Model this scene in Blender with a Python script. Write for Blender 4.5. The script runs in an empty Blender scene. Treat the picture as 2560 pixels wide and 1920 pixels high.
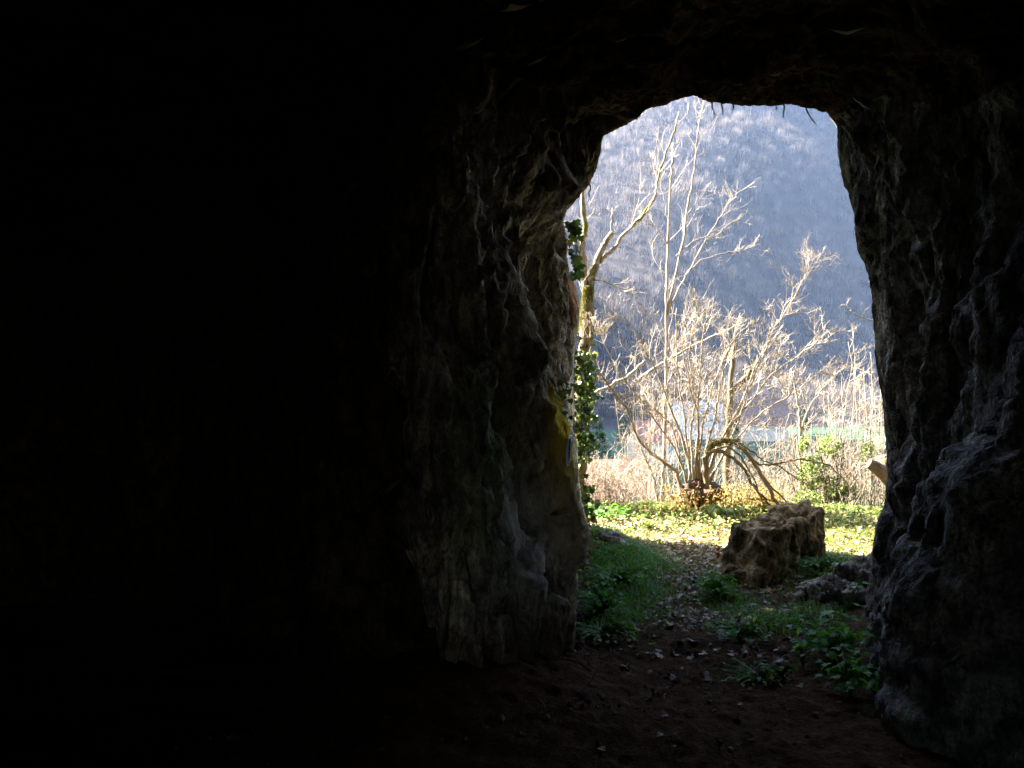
import bpy, math, random
import numpy as np
from mathutils import Vector
from mathutils.bvhtree import BVHTree

random.seed(7)
rng = np.random.default_rng(7)
scene = bpy.context.scene
COL = scene.collection

# ------------------------------------------------------------------ camera, sky, sun, exposure
F = 2089.0
cam_d = bpy.data.cameras.new('camera')
cam_d.sensor_width = 36.0
cam_d.lens = 36.0 * F / 2560.0
cam_d.clip_start = 0.05
cam_d.clip_end = 3000.0
cam = bpy.data.objects.new('camera', cam_d)
cam.location = (0, 0, 1.6)
cam.rotation_euler = (math.radians(90), 0, 0)
COL.objects.link(cam)
scene.camera = cam

SUN_AZ, SUN_EL = math.radians(-62), math.radians(37)      # azimuth from +Y, positive towards +X
world = bpy.data.worlds.new('World')
scene.world = world
world.use_nodes = True
wn = world.node_tree
sky_n = wn.nodes.new('ShaderNodeTexSky')
sky_n.sky_type = 'NISHITA'
sky_n.sun_disc = False
sky_n.sun_elevation = SUN_EL
sky_n.sun_rotation = SUN_AZ
bg = wn.nodes['Background']
bg.inputs['Strength'].default_value = 0.08
wn.links.new(sky_n.outputs['Color'], bg.inputs['Color'])

sun_dir = Vector((math.sin(SUN_AZ) * math.cos(SUN_EL), math.cos(SUN_AZ) * math.cos(SUN_EL), math.sin(SUN_EL)))
sl = bpy.data.lights.new('sun', 'SUN')
sl.energy = 5.0
sl.angle = math.radians(0.5)
sl.color = (1.0, 0.93, 0.82)
so = bpy.data.objects.new('sun', sl)
so.rotation_euler = sun_dir.to_track_quat('Z', 'Y').to_euler()
so.location = (-20, 20, 25)
COL.objects.link(so)

vs = scene.view_settings
vs.view_transform = 'Standard'
vs.look = 'None'
vs.exposure = 4.25
vs.gamma = 1.0
vs.use_curve_mapping = False
scene.render.engine = 'CYCLES'
cy = scene.cycles
cy.use_denoising = True
try:
    cy.denoiser = 'OPENIMAGEDENOISE'
except Exception:
    pass
cy.use_adaptive_sampling = True
cy.adaptive_threshold = 0.006
cy.max_bounces = 8
cy.diffuse_bounces = 3
cy.glossy_bounces = 2
cy.transmission_bounces = 4
cy.volume_bounces = 1
cy.transparent_max_bounces = 8
cy.sample_clamp_indirect = 1.5

HAZE_DENSITY = 0.00011
HAZE_COLOR = (0.46, 0.63, 1.0)


def P(px, py, d):
    """point at depth d seen at photo pixel px,py (2560 x 1920)"""
    return np.array([(px - 1280.0) / F * d, d, 1.6 + (960.0 - py) / F * d])


# ------------------------------------------------------------------ numeric helpers
def _hash(ix, iy, iz, seed):
    h = (ix.astype(np.int64) * 374761393 + iy.astype(np.int64) * 668265263 + iz.astype(np.int64) * 2147483647 + seed * 974711) & 0xFFFFFFFF
    h = ((h ^ (h >> 13)) * 1274126177) & 0xFFFFFFFF
    h = ((h ^ (h >> 16)) * 2246822519) & 0xFFFFFFFF
    return ((h ^ (h >> 15)) & 0xFFFF).astype(np.float64) / 32767.5 - 1.0


def vnoise(p, seed=0):
    p = np.asarray(p, float)
    i = np.floor(p)
    f = p - i
    u = f * f * f * (f * (f * 6 - 15) + 10)
    i = i.astype(np.int64)
    r = 0
    for dx in (0, 1):
        wx = u[..., 0] if dx else 1 - u[..., 0]
        for dy in (0, 1):
            wy = u[..., 1] if dy else 1 - u[..., 1]
            for dz in (0, 1):
                wz = u[..., 2] if dz else 1 - u[..., 2]
                r = r + wx * wy * wz * _hash(i[..., 0] + dx, i[..., 1] + dy, i[..., 2] + dz, seed)
    return r


def fbm(p, octaves=4, seed=0, gain=0.5, lac=2.03):
    p = np.asarray(p, float)
    a, s = 1.0, 0.0
    for o in range(octaves):
        s = s + a * vnoise(p, seed + o * 17)
        p = p * lac + 3.7
        a *= gain
    return s


def ridged(p, octaves=4, seed=0, gain=0.5):
    p = np.asarray(p, float)
    a, s = 1.0, 0.0
    for o in range(octaves):
        s = s + a * (1 - 2 * np.abs(vnoise(p, seed + o * 13)))
        p = p * 2.05 + 1.3
        a *= gain
    return s


def facet(p, seed=0):
    """broken-rock noise: tilted flat facets per cell, and the distance to the cell border"""
    p = np.asarray(p, float)
    i = np.floor(p).astype(np.int64)
    b1 = np.full(p.shape[:-1], 9.0)
    b2 = np.full(p.shape[:-1], 9.0)
    val = np.zeros(p.shape[:-1])
    for dx in (-1, 0, 1):
        for dy in (-1, 0, 1):
            for dz in (-1, 0, 1):
                cx, cy_, cz = i[..., 0] + dx, i[..., 1] + dy, i[..., 2] + dz
                h = [_hash(cx, cy_, cz, seed + k) for k in range(3)]
                ex = p[..., 0] - (cx + 0.5 + 0.42 * h[0])
                ey = p[..., 1] - (cy_ + 0.5 + 0.42 * h[1])
                ez = p[..., 2] - (cz + 0.5 + 0.42 * h[2])
                d = np.sqrt(ex * ex + ey * ey + ez * ez)
                m_ = d < b1
                b2 = np.where(m_, b1, np.minimum(b2, d))
                v = 1.1 * (ex * h[1] + ey * h[2] + ez * h[0]) + 0.35 * h[2]
                val = np.where(m_, v, val)
                b1 = np.where(m_, d, b1)
    return val * np.clip((b2 - b1) / 0.22, 0, 1), b2 - b1


def catmull(pts, n):
    """resample a polyline of control points (any dims) smoothly to n points"""
    pts = np.asarray(pts, float)
    if len(pts) == 2:
        t = np.linspace(0, 1, n)[:, None]
        return pts[0] * (1 - t) + pts[1] * t
    t = np.linspace(0, len(pts) - 1, n)
    i = np.clip(t.astype(int), 0, len(pts) - 2)
    f = (t - i)
    f = f.reshape((-1,) + (1,) * (pts.ndim - 1))
    g = lambda k: pts[np.clip(k, 0, len(pts) - 1)]
    p0, p1, p2, p3 = g(i - 1), g(i), g(i + 1), g(i + 2)
    p0 = np.where((i == 0).reshape(f.shape), 2 * p1 - p2, p0)
    p3 = np.where((i == len(pts) - 2).reshape(f.shape), 2 * p2 - p1, p3)
    return 0.5 * (2 * p1 + (p2 - p0) * f + (2 * p0 - 5 * p1 + 4 * p2 - p3) * f ** 2 + (3 * p1 - p0 - 3 * p2 + p3) * f ** 3)


def mesh_arrays(name, V, faces_tri=None, faces_quad=None, smooth=True):
    me = bpy.data.meshes.new(name)
    V = np.asarray(V, float)
    nt = 0 if faces_tri is None else len(faces_tri)
    nq = 0 if faces_quad is None else len(faces_quad)
    me.vertices.add(len(V))
    me.vertices.foreach_set('co', V.astype(np.float32).ravel())
    loops = []
    starts = []
    if nt:
        ft = np.asarray(faces_tri, np.int32)
        loops.append(ft.ravel())
        starts.append(np.arange(nt) * 3)
    if nq:
        fq = np.asarray(faces_quad, np.int32)
        loops.append(fq.ravel())
        starts.append(nt * 3 + np.arange(nq) * 4)
    loops = np.concatenate(loops).astype(np.int32)
    starts = np.concatenate(starts).astype(np.int32)
    me.loops.add(len(loops))
    me.loops.foreach_set('vertex_index', loops)
    me.polygons.add(nt + nq)
    me.polygons.foreach_set('loop_start', starts)
    me.update(calc_edges=True)
    me.polygons.foreach_set('use_smooth', np.full(nt + nq, smooth, dtype=bool))
    me.validate()
    return me


def tint_attr(me, vals, name='tint'):
    a = me.attributes.new(name, 'FLOAT', 'POINT')
    a.data.foreach_set('value', np.asarray(vals, np.float32))


def tag(o, label=None, cat=None, group=None, kind=None):
    if label:
        o['label'] = label
    if cat:
        o['category'] = cat
    if group:
        o['group'] = group
    if kind:
        o['kind'] = kind
    return o


def obj(name, me, mat=None, parent=None):
    o = bpy.data.objects.new(name, me)
    COL.objects.link(o)
    if mat is not None and len(me.materials) == 0:
        me.materials.append(mat)
    if parent is not None:
        o.parent = parent
    return o


def thing(name, label, cat, loc=(0, 0, 0), group=None):
    o = bpy.data.objects.new(name, None)
    o.empty_display_size = 0.1
    COL.objects.link(o)
    o.location = tuple(float(c) for c in loc)
    return tag(o, label, cat, group)


class Geo:
    """collects tubes and polygons into one mesh"""
    def __init__(self):
        self.V, self.T, self.Q, self.A, self.n = [], [], [], [], 0
        self.queue = {}

    def tube(self, pts, rad, sides=5, tint=0.0, cap=True):
        pts = np.asarray(pts, float)
        n = len(pts)
        if not cap and sides == 3:                          # thin twigs are built in batches
            self.queue.setdefault(n, []).append((pts, rad, tint))
            return
        rad = np.broadcast_to(np.asarray(rad, float), (n,))
        tan = np.gradient(pts, axis=0)
        tan /= np.linalg.norm(tan, axis=1, keepdims=True) + 1e-9
        ref = np.array([0.31, 0.92, 0.24]) if abs(tan[0, 1]) < 0.8 else np.array([0.93, 0.2, 0.3])
        u = np.cross(tan, ref)
        u /= np.linalg.norm(u, axis=1, keepdims=True) + 1e-9
        w = np.cross(tan, u)
        a = np.arange(sides) / sides * 2 * math.pi
        ring = pts[:, None, :] + rad[:, None, None] * (np.cos(a)[None, :, None] * u[:, None, :] + np.sin(a)[None, :, None] * w[:, None, :])
        V = ring.reshape(-1, 3)
        i = np.arange(n - 1)[:, None] * sides
        j = np.arange(sides)[None, :]
        k = (j + 1) % sides
        q = np.stack([i + j, i + k, i + sides + k, i + sides + j], -1).reshape(-1, 4) + self.n
        self.Q.append(q)
        self.V.append(V)
        if cap:
            extra = np.array([pts[0], pts[-1]])
            self.V.append(extra)
            b = self.n + n * sides
            jj = np.arange(sides)
            kk = (jj + 1) % sides
            t0 = np.stack([np.full(sides, b), self.n + kk, self.n + jj], -1)
            o2 = self.n + (n - 1) * sides
            t1 = np.stack([np.full(sides, b + 1), o2 + jj, o2 + kk], -1)
            self.T += [t0, t1]
            cnt = n * sides + 2
        else:
            cnt = n * sides
        self.A.append(np.full(cnt, tint))
        self.n += cnt

    def flush(self):
        for n, items in self.queue.items():
            pts = np.array([i[0] for i in items])           # m x n x 3
            rad = np.array([np.broadcast_to(np.asarray(i[1], float), (n,)) for i in items])
            m = len(items)
            tan = np.gradient(pts, axis=1)
            tan /= np.linalg.norm(tan, axis=2, keepdims=True) + 1e-9
            ref = np.where(np.abs(tan[:, :1, 1:2]) < 0.8, np.array([0.31, 0.92, 0.24]), np.array([0.93, 0.2, 0.3]))
            u = np.cross(tan, np.broadcast_to(ref, tan.shape))
            u /= np.linalg.norm(u, axis=2, keepdims=True) + 1e-9
            w = np.cross(tan, u)
            a = np.arange(3) / 3 * 2 * math.pi
            ring = pts[:, :, None] + rad[:, :, None, None] * (np.cos(a)[:, None] * u[:, :, None] + np.sin(a)[:, None] * w[:, :, None])
            i = np.arange(n - 1)[:, None] * 3
            j = np.arange(3)[None, :]
            k = (j + 1) % 3
            q = np.stack([i + j, i + k, i + 3 + k, i + 3 + j], -1).reshape(-1, 4)
            self.Q.append((q[None] + (np.arange(m) * n * 3)[:, None, None]).reshape(-1, 4) + self.n)
            self.V.append(ring.reshape(-1, 3))
            self.A.append(np.repeat(np.array([float(i_[2]) for i_ in items]), n * 3))
            self.n += m * n * 3
        self.queue = {}

    def poly(self, V, T, tint=0.0):
        V = np.asarray(V, float)
        self.V.append(V)
        self.T.append(np.asarray(T) + self.n)
        self.A.append(np.broadcast_to(np.asarray(tint, float), (len(V),)).copy())
        self.n += len(V)

    def quads(self, V, Q, tint=0.0):
        V = np.asarray(V, float)
        self.V.append(V)
        self.Q.append(np.asarray(Q) + self.n)
        self.A.append(np.broadcast_to(np.asarray(tint, float), (len(V),)).copy())
        self.n += len(V)

    def mesh(self, name, origin=(0, 0, 0), smooth=True):
        self.flush()
        V = np.concatenate(self.V) - np.asarray(origin, float)
        T = np.concatenate(self.T) if self.T else None
        Q = np.concatenate(self.Q) if self.Q else None
        me = mesh_arrays(name, V, T, Q, smooth)
        if len(me.vertices) == len(V):
            tint_attr(me, np.concatenate(self.A))
        return me

    def build(self, name, mat, parent=None, smooth=True):
        org = parent_world(parent) if parent is not None else (0, 0, 0)
        return obj(name, self.mesh(name, org, smooth), mat, parent)


def parent_world(o):
    v = np.zeros(3)
    while o is not None:
        v = v + np.array(o.location)
        o = o.parent
    return v


def grid_quads(nu, nv):
    i = np.arange(nu - 1)[:, None] * nv
    j = np.arange(nv - 1)[None, :]
    return np.stack([i + j, i + j + 1, i + nv + j + 1, i + nv + j], -1).reshape(-1, 4)


# ------------------------------------------------------------------ materials
def new_mat(name):
    m = bpy.data.materials.new(name)
    m.use_nodes = True
    nt = m.node_tree
    for n in list(nt.nodes):
        nt.nodes.remove(n)
    out = nt.nodes.new('ShaderNodeOutputMaterial')
    return m, nt, out


def N(nt, kind, **kw):
    n = nt.nodes.new(kind)
    for k, v in kw.items():
        if k in n.inputs:
            n.inputs[k].default_value = v
        else:
            setattr(n, k, v)
    return n


def ramp(nt, fac, stops):
    r = nt.nodes.new('ShaderNodeValToRGB')
    el = r.color_ramp.elements
    while len(el) < len(stops):
        el.new(0.5)
    for e, (p, c) in zip(el, stops):
        e.position = p
        e.color = (c[0], c[1], c[2], 1) if len(c) == 3 else c
    nt.links.new(fac, r.inputs['Fac'])
    return r.outputs['Color']


def noise(nt, vec, scale, detail=6, rough=0.6, dist=0.0):
    n = nt.nodes.new('ShaderNodeTexNoise')
    n.inputs['Scale'].default_value = scale
    n.inputs['Detail'].default_value = detail
    n.inputs['Roughness'].default_value = rough
    n.inputs['Distortion'].default_value = dist
    if vec is not None:
        nt.links.new(vec, n.inputs['Vector'])
    return n.outputs['Fac']


def mapping(nt, loc=(0, 0, 0), scale=(1, 1, 1), src='Object'):
    tc = nt.nodes.new('ShaderNodeTexCoord')
    mp = nt.nodes.new('ShaderNodeMapping')
    mp.inputs['Location'].default_value = loc
    mp.inputs['Scale'].default_value = scale
    nt.links.new(tc.outputs[src], mp.inputs['Vector'])
    return mp.outputs['Vector']


def mixc(nt, fac, a, b, blend='MIX'):
    m = nt.nodes.new('ShaderNodeMix')
    m.data_type = 'RGBA'
    m.blend_type = blend
    for sock, v in ((m.inputs[0], fac), (m.inputs[6], a), (m.inputs[7], b)):
        if hasattr(v, 'node'):
            nt.links.new(v, sock)
        elif isinstance(v, (int, float)):
            sock.default_value = v
        else:
            sock.default_value = (v[0], v[1], v[2], 1)
    return m.outputs[2]


def fmath(nt, op, a, b=0.0, clamp=False):
    m = nt.nodes.new('ShaderNodeMath')
    m.operation = op
    m.use_clamp = clamp
    for s, v in ((m.inputs[0], a), (m.inputs[1], b)):
        if hasattr(v, 'node'):
            nt.links.new(v, s)
        else:
            s.default_value = v
    return m.outputs[0]


def bump(nt, height, strength, dist, prev=None):
    b = nt.nodes.new('ShaderNodeBump')
    b.inputs['Strength'].default_value = strength
    b.inputs['Distance'].default_value = dist
    nt.links.new(height, b.inputs['Height'])
    if prev is not None:
        nt.links.new(prev, b.inputs['Normal'])
    return b.outputs['Normal']


def principled(nt, out, color, rough=0.9, normal=None, spec=0.3):
    b = nt.nodes.new('ShaderNodeBsdfPrincipled')
    if hasattr(color, 'node'):
        nt.links.new(color, b.inputs['Base Color'])
    else:
        b.inputs['Base Color'].default_value = (color[0], color[1], color[2], 1)
    b.inputs['Roughness'].default_value = rough
    b.inputs['Specular IOR Level'].default_value = spec
    if normal is not None:
        nt.links.new(normal, b.inputs['Normal'])
    nt.links.new(b.outputs[0], out.inputs['Surface'])
    return b


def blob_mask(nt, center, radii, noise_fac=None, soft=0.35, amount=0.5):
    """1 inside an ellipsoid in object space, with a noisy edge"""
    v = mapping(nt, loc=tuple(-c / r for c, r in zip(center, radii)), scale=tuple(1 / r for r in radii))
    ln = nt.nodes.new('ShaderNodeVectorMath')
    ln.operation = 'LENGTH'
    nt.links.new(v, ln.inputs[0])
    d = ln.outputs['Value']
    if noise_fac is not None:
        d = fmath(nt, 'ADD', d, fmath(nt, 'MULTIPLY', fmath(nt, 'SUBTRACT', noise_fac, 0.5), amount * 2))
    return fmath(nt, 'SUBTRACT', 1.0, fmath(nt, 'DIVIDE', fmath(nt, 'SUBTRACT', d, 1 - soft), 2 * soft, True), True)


def rock_material(name, dark, light, moss=(0.05, 0.075, 0.02), moss_amount=0.35, patches=(), relief=0.038):
    m, nt, out = new_mat(name)
    v = mapping(nt, scale=(1, 1, 0.35))
    v1 = mapping(nt)
    n1 = noise(nt, v, 1.6, 4, 0.65, 0.6)
    n2 = noise(nt, v1, 9.0, 5, 0.7, 0.4)
    n3 = noise(nt, v1, 60.0, 2, 0.7)
    mid = tuple((a + b) / 2 for a, b in zip(dark, light))
    c = ramp(nt, n1, [(0.30, dark), (0.5, mid), (0.68, light)])
    c2 = ramp(nt, n2, [(0.36, (0.22, 0.21, 0.20)), (0.5, (0.85, 0.84, 0.82)), (0.66, (1.5, 1.46, 1.38))])
    c = mixc(nt, 0.9, c, c2, 'MULTIPLY')
    vs_ = mapping(nt, scale=(1, 1, 0.3))
    n4 = noise(nt, vs_, 13.0, 4, 0.75, 0.8)
    c = mixc(nt, 0.75, c, ramp(nt, n4, [(0.38, (0.35, 0.34, 0.33)), (0.52, (1, 1, 1)), (0.64, (1.45, 1.42, 1.36))]), 'MULTIPLY')
    c = mixc(nt, 0.6, c, ramp(nt, n3, [(0.3, (0.4, 0.4, 0.4)), (0.7, (1.45, 1.45, 1.45))]), 'MULTIPLY')
    # dark cracks
    wv = nt.nodes.new('ShaderNodeVectorMath')
    wv.operation = 'ADD'
    sc_ = nt.nodes.new('ShaderNodeVectorMath')
    sc_.operation = 'SCALE'
    sc_.inputs['Scale'].default_value = 0.35
    nn_ = nt.nodes.new('ShaderNodeTexNoise')
    nn_.inputs['Scale'].default_value = 4.0
    nn_.inputs['Detail'].default_value = 2.0
    nt.links.new(v1, nn_.inputs['Vector'])
    nt.links.new(nn_.outputs['Color'], sc_.inputs[0])
    nt.links.new(vs_, wv.inputs[0])
    nt.links.new(sc_.outputs[0], wv.inputs[1])
    vo = nt.nodes.new('ShaderNodeTexVoronoi')
    vo.feature = 'DISTANCE_TO_EDGE'
    vo.inputs['Scale'].default_value = 5.5
    nt.links.new(wv.outputs[0], vo.inputs['Vector'])
    crk = vo.outputs['Distance']
    c = mixc(nt, 0.35, c, ramp(nt, crk, [(0.0, (0.25, 0.25, 0.25)), (0.05, (1, 1, 1))]), 'MULTIPLY')
    nm = noise(nt, v, 1.1, 3, 0.7, 0.3)
    mm = ramp(nt, nm, [(0.62 - moss_amount * 0.25, (0, 0, 0)), (0.75 - moss_amount * 0.25, (1, 1, 1))])
    mm = fmath(nt, 'MULTIPLY', mm, ramp(nt, n2, [(0.4, (0, 0, 0)), (0.6, (1, 1, 1))]))
    c = mixc(nt, fmath(nt, 'MULTIPLY', mm, 0.85), c, moss)
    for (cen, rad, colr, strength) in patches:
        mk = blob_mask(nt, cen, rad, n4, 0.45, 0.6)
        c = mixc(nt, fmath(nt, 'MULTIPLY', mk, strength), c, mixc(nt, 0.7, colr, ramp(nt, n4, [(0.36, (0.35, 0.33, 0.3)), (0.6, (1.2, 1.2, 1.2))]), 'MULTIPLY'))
    hgt_ = fmath(nt, 'ADD', fmath(nt, 'MULTIPLY', n2, 1.0), fmath(nt, 'MULTIPLY', n4, 0.7))
    hgt_ = fmath(nt, 'ADD', hgt_, fmath(nt, 'MULTIPLY', n3, 0.22))
    hgt_ = fmath(nt, 'ADD', hgt_, fmath(nt, 'MULTIPLY', fmath(nt, 'MULTIPLY', crk, 16.0, True), 0.12))
    nor = bump(nt, hgt_, 1.0, relief)
    principled(nt, out, c, 1.0, nor, 0.0)
    return m


def leaf_material(name, ca, cb, cc=None, transl=0.35, attr='tint', random_obj=False, rough=0.6):
    m, nt, out = new_mat(name)
    if random_obj:
        oi = nt.nodes.new('ShaderNodeObjectInfo')
        fac = oi.outputs['Random']
    else:
        at = nt.nodes.new('ShaderNodeAttribute')
        at.attribute_name = attr
        fac = at.outputs['Fac']
    stops = [(0.0, ca), (1.0, cb)] if cc is None else [(0.0, ca), (0.5, cb), (1.0, cc)]
    c = ramp(nt, fac, stops)
    v = mapping(nt)
    n = noise(nt, v, 35.0, 1, 0.6)
    c = mixc(nt, 0.5, c, ramp(nt, n, [(0.3, (0.6, 0.6, 0.6)), (0.7, (1.25, 1.25, 1.25))]), 'MULTIPLY')
    d = nt.nodes.new('ShaderNodeBsdfPrincipled')
    d.inputs['Roughness'].default_value = rough
    d.inputs['Specular IOR Level'].default_value = 0.3
    nt.links.new(c, d.inputs['Base Color'])
    t = nt.nodes.new('ShaderNodeBsdfTranslucent')
    nt.links.new(c, t.inputs['Color'])
    mx = nt.nodes.new('ShaderNodeMixShader')
    mx.inputs[0].default_value = transl
    nt.links.new(d.outputs[0], mx.inputs[1])
    nt.links.new(t.outputs[0], mx.inputs[2])
    nt.links.new(mx.outputs[0], out.inputs['Surface'])
    return m


def bark_material(name, ca, cb, scale=18.0, moss=None, moss_lo=0.5):
    m, nt, out = new_mat(name)
    v = mapping(nt, scale=(1, 1, 0.25))
    n1 = noise(nt, v, scale, 7, 0.65, 0.4)
    n2 = noise(nt, mapping(nt), 3.0, 5, 0.6)
    c = ramp(nt, n1, [(0.3, ca), (0.7, cb)])
    if moss is not None:
        c = mixc(nt, ramp(nt, n2, [(moss_lo, (0, 0, 0)), (moss_lo + 0.08, (1, 1, 1))]), c, moss)
    nor = bump(nt, n1, 0.7, 0.01)
    principled(nt, out, c, 0.85, nor, 0.2)
    return m


def plain_material(name, color, rough=0.8, var=0.25, scale=6.0, spec=0.3):
    m, nt, out = new_mat(name)
    n = noise(nt, mapping(nt), scale, 5, 0.6)
    c = mixc(nt, 1.0, color, ramp(nt, n, [(0.3, (1 - var,) * 3), (0.7, (1 + var,) * 3)]), 'MULTIPLY')
    principled(nt, out, c, rough, None, spec)
    return m


MAT = {}
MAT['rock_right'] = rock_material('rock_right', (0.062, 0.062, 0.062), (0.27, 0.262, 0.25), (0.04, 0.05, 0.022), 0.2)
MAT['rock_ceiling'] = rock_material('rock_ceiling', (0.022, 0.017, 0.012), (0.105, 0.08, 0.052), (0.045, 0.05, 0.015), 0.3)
MAT['rock_shade'] = rock_material('rock_shade', (0.014, 0.011, 0.008), (0.06, 0.047, 0.034), (0.02, 0.022, 0.008), 0.2)  # cave rock darkened to black out the far left: shade in the colour
MAT['boulder'] = rock_material('boulder', (0.08, 0.060, 0.036), (0.38, 0.285, 0.175), (0.045, 0.055, 0.015), 0.25, relief=0.012)
MAT['rock_small'] = rock_material('rock_small', (0.13, 0.118, 0.105), (0.46, 0.42, 0.38), (0.05, 0.075, 0.015), 0.4, relief=0.014)
MAT['bark_pale'] = bark_material('bark_pale', (0.09, 0.073, 0.055), (0.32, 0.28, 0.22), 22.0)
MAT['bark_left_tree'] = bark_material('bark_left_tree', (0.08, 0.062, 0.045), (0.34, 0.29, 0.23), 16.0, (0.10, 0.095, 0.012), 0.52)
MAT['bark_hazel'] = bark_material('bark_hazel', (0.12, 0.085, 0.05), (0.34, 0.27, 0.18), 20.0)
MAT['bark_dark'] = bark_material('bark_dark', (0.05, 0.036, 0.02), (0.17, 0.125, 0.07), 20.0, (0.10, 0.10, 0.014), 0.6)
MAT['twig'] = leaf_material('twig', (0.075, 0.055, 0.034), (0.19, 0.148, 0.10), (0.34, 0.28, 0.20), 0.0)
MAT['bramble'] = leaf_material('bramble', (0.06, 0.041, 0.024), (0.145, 0.105, 0.065), (0.25, 0.19, 0.125), 0.0)
MAT['moss'] = leaf_material('moss', (0.075, 0.085, 0.010), (0.16, 0.16, 0.016), (0.26, 0.23, 0.02), 0.3)
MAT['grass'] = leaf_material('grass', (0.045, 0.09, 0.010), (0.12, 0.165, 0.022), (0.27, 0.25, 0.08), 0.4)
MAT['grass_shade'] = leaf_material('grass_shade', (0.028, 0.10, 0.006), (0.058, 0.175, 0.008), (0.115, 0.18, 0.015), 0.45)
MAT['cover'] = leaf_material('cover', (0.05, 0.10, 0.014), (0.13, 0.175, 0.03), (0.30, 0.28, 0.10), 0.4)
MAT['herb'] = leaf_material('herb', (0.040, 0.15, 0.012), (0.07, 0.23, 0.016), (0.12, 0.27, 0.02), 0.55)
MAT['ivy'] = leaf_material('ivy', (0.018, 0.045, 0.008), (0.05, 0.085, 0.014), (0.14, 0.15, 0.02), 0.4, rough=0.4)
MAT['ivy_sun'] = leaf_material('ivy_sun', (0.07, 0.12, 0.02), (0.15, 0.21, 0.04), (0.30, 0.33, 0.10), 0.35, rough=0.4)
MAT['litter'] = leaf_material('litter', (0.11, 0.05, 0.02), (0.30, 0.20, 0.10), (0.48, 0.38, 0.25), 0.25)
MAT['fallen'] = leaf_material('fallen', (0.08, 0.043, 0.022), (0.15, 0.092, 0.046), (0.25, 0.175, 0.09), 0.2, random_obj=True)
MAT['fallen_yellow'] = plain_material('fallen_yellow', (0.52, 0.36, 0.03), 0.7)
MAT['weed'] = leaf_material('weed', (0.26, 0.20, 0.05), (0.40, 0.32, 0.10), (0.30, 0.14, 0.05), 0.4)
MAT['cobweb'] = leaf_material('cobweb', (0.19, 0.17, 0.14), (0.24, 0.215, 0.18), None, 0.45)
MAT['white_paint'] = plain_material('white_paint', (0.85, 0.86, 0.88), 0.7, 0.15, 30)
MAT['blue_paint'] = plain_material('blue_paint', (0.04, 0.12, 0.42), 0.7, 0.2, 30)
MAT['wood_cut'] = bark_material('wood_cut', (0.035, 0.025, 0.016), (0.13, 0.096, 0.062), 30.0)
MAT['stone_pebble'] = plain_material('stone_pebble', (0.085, 0.066, 0.05), 0.9, 0.4, 20)


# ------------------------------------------------------------------ ground
def smooth(a, b, x):
    t = np.clip((x - a) / (b - a), 0, 1)
    return t * t * (3 - 2 * t)


def gz_coarse(x, y):
    g = lambda cx, cy, sx, sy: np.exp(-((x - cx) / sx) ** 2 - ((y - cy) / sy) ** 2)
    z = 0.20 * g(0.78, 7.55, 0.42, 0.75) + 0.14 * g(0.55, 8.6, 0.5, 0.8)
    z = z + 0.34 * g(-0.35, 4.35, 0.60, 0.62) + 0.10 * g(2.75, 6.2, 0.5, 1.2)
    z = z - 0.05 * g(1.45, 6.6, 0.35, 1.6) - 0.02 * g(1.2, 4.6, 0.9, 0.9)
    z = z + 0.05 * smooth(-0.6, -2.2, x)
    xs = np.zeros_like(x)
    edge = 10.45 + 0.35 * vnoise(np.stack([x * 0.5, xs, xs], -1), 5)
    t = np.maximum(y - edge, 0)
    drop = np.where(t < 1.0, 0.32 * t * t, 0.32 + 0.64 * (t - 1.0))
    z = z - np.minimum(drop, 11.0)
    return z


def gz(x, y):
    x = np.asarray(x, float)
    y = np.asarray(y, float)
    p = np.stack([x, y, np.zeros_like(x)], -1)
    return gz_coarse(x, y) + 0.035 * fbm(p * 1.3, 3, 11) + 0.012 * fbm(p * 6, 3, 12)


def axis(parts):
    return np.unique(np.round(np.concatenate([np.arange(a, b, s) for a, b, s in parts]), 4))


gx = axis([(-30, -6, 2.0), (-6, -1.2, 0.25), (-1.2, 4.0, 0.03), (4.0, 9, 0.25), (9, 31, 2.0)])
gy = axis([(-9, 2.6, 0.3), (2.6, 11.2, 0.03), (11.2, 16, 0.2), (16, 42, 1.0)])
GX, GY = np.meshgrid(gx, gy, indexing='ij')
GZ = gz(GX, GY)
pp = np.stack([GX, GY, np.zeros_like(GX)], -1)
near = smooth(12, 10, GY)
GZ = GZ + near * (0.011 * fbm(pp * 17, 3, 31, 0.6) + 0.006 * np.maximum(vnoise(pp * 40, 33), 0))
V = np.stack([GX, GY, GZ], -1).reshape(-1, 3)
me = mesh_arrays('ground', V, None, grid_quads(len(gx), len(gy))[:, ::-1])

m, nt, out = new_mat('ground')
vec = mapping(nt)
sep = nt.nodes.new('ShaderNodeSeparateXYZ')
nt.links.new(vec, sep.inputs[0])
nA = noise(nt, vec, 1.7, 6, 0.65, 0.3)
nB = noise(nt, vec, 14.0, 5, 0.7)
nC = noise(nt, vec, 70.0, 2, 0.7)
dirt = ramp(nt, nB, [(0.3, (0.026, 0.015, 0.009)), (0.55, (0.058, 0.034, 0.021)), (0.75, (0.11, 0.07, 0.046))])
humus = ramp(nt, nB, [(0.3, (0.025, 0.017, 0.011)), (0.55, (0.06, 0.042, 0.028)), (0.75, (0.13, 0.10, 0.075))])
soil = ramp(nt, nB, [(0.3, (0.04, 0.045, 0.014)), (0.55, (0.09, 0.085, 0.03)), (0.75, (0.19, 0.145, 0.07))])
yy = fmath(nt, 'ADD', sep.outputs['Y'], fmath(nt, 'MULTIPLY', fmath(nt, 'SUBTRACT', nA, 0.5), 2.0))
f1 = fmath(nt, 'DIVIDE', fmath(nt, 'SUBTRACT', yy, 4.9), 0.9, True)
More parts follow.
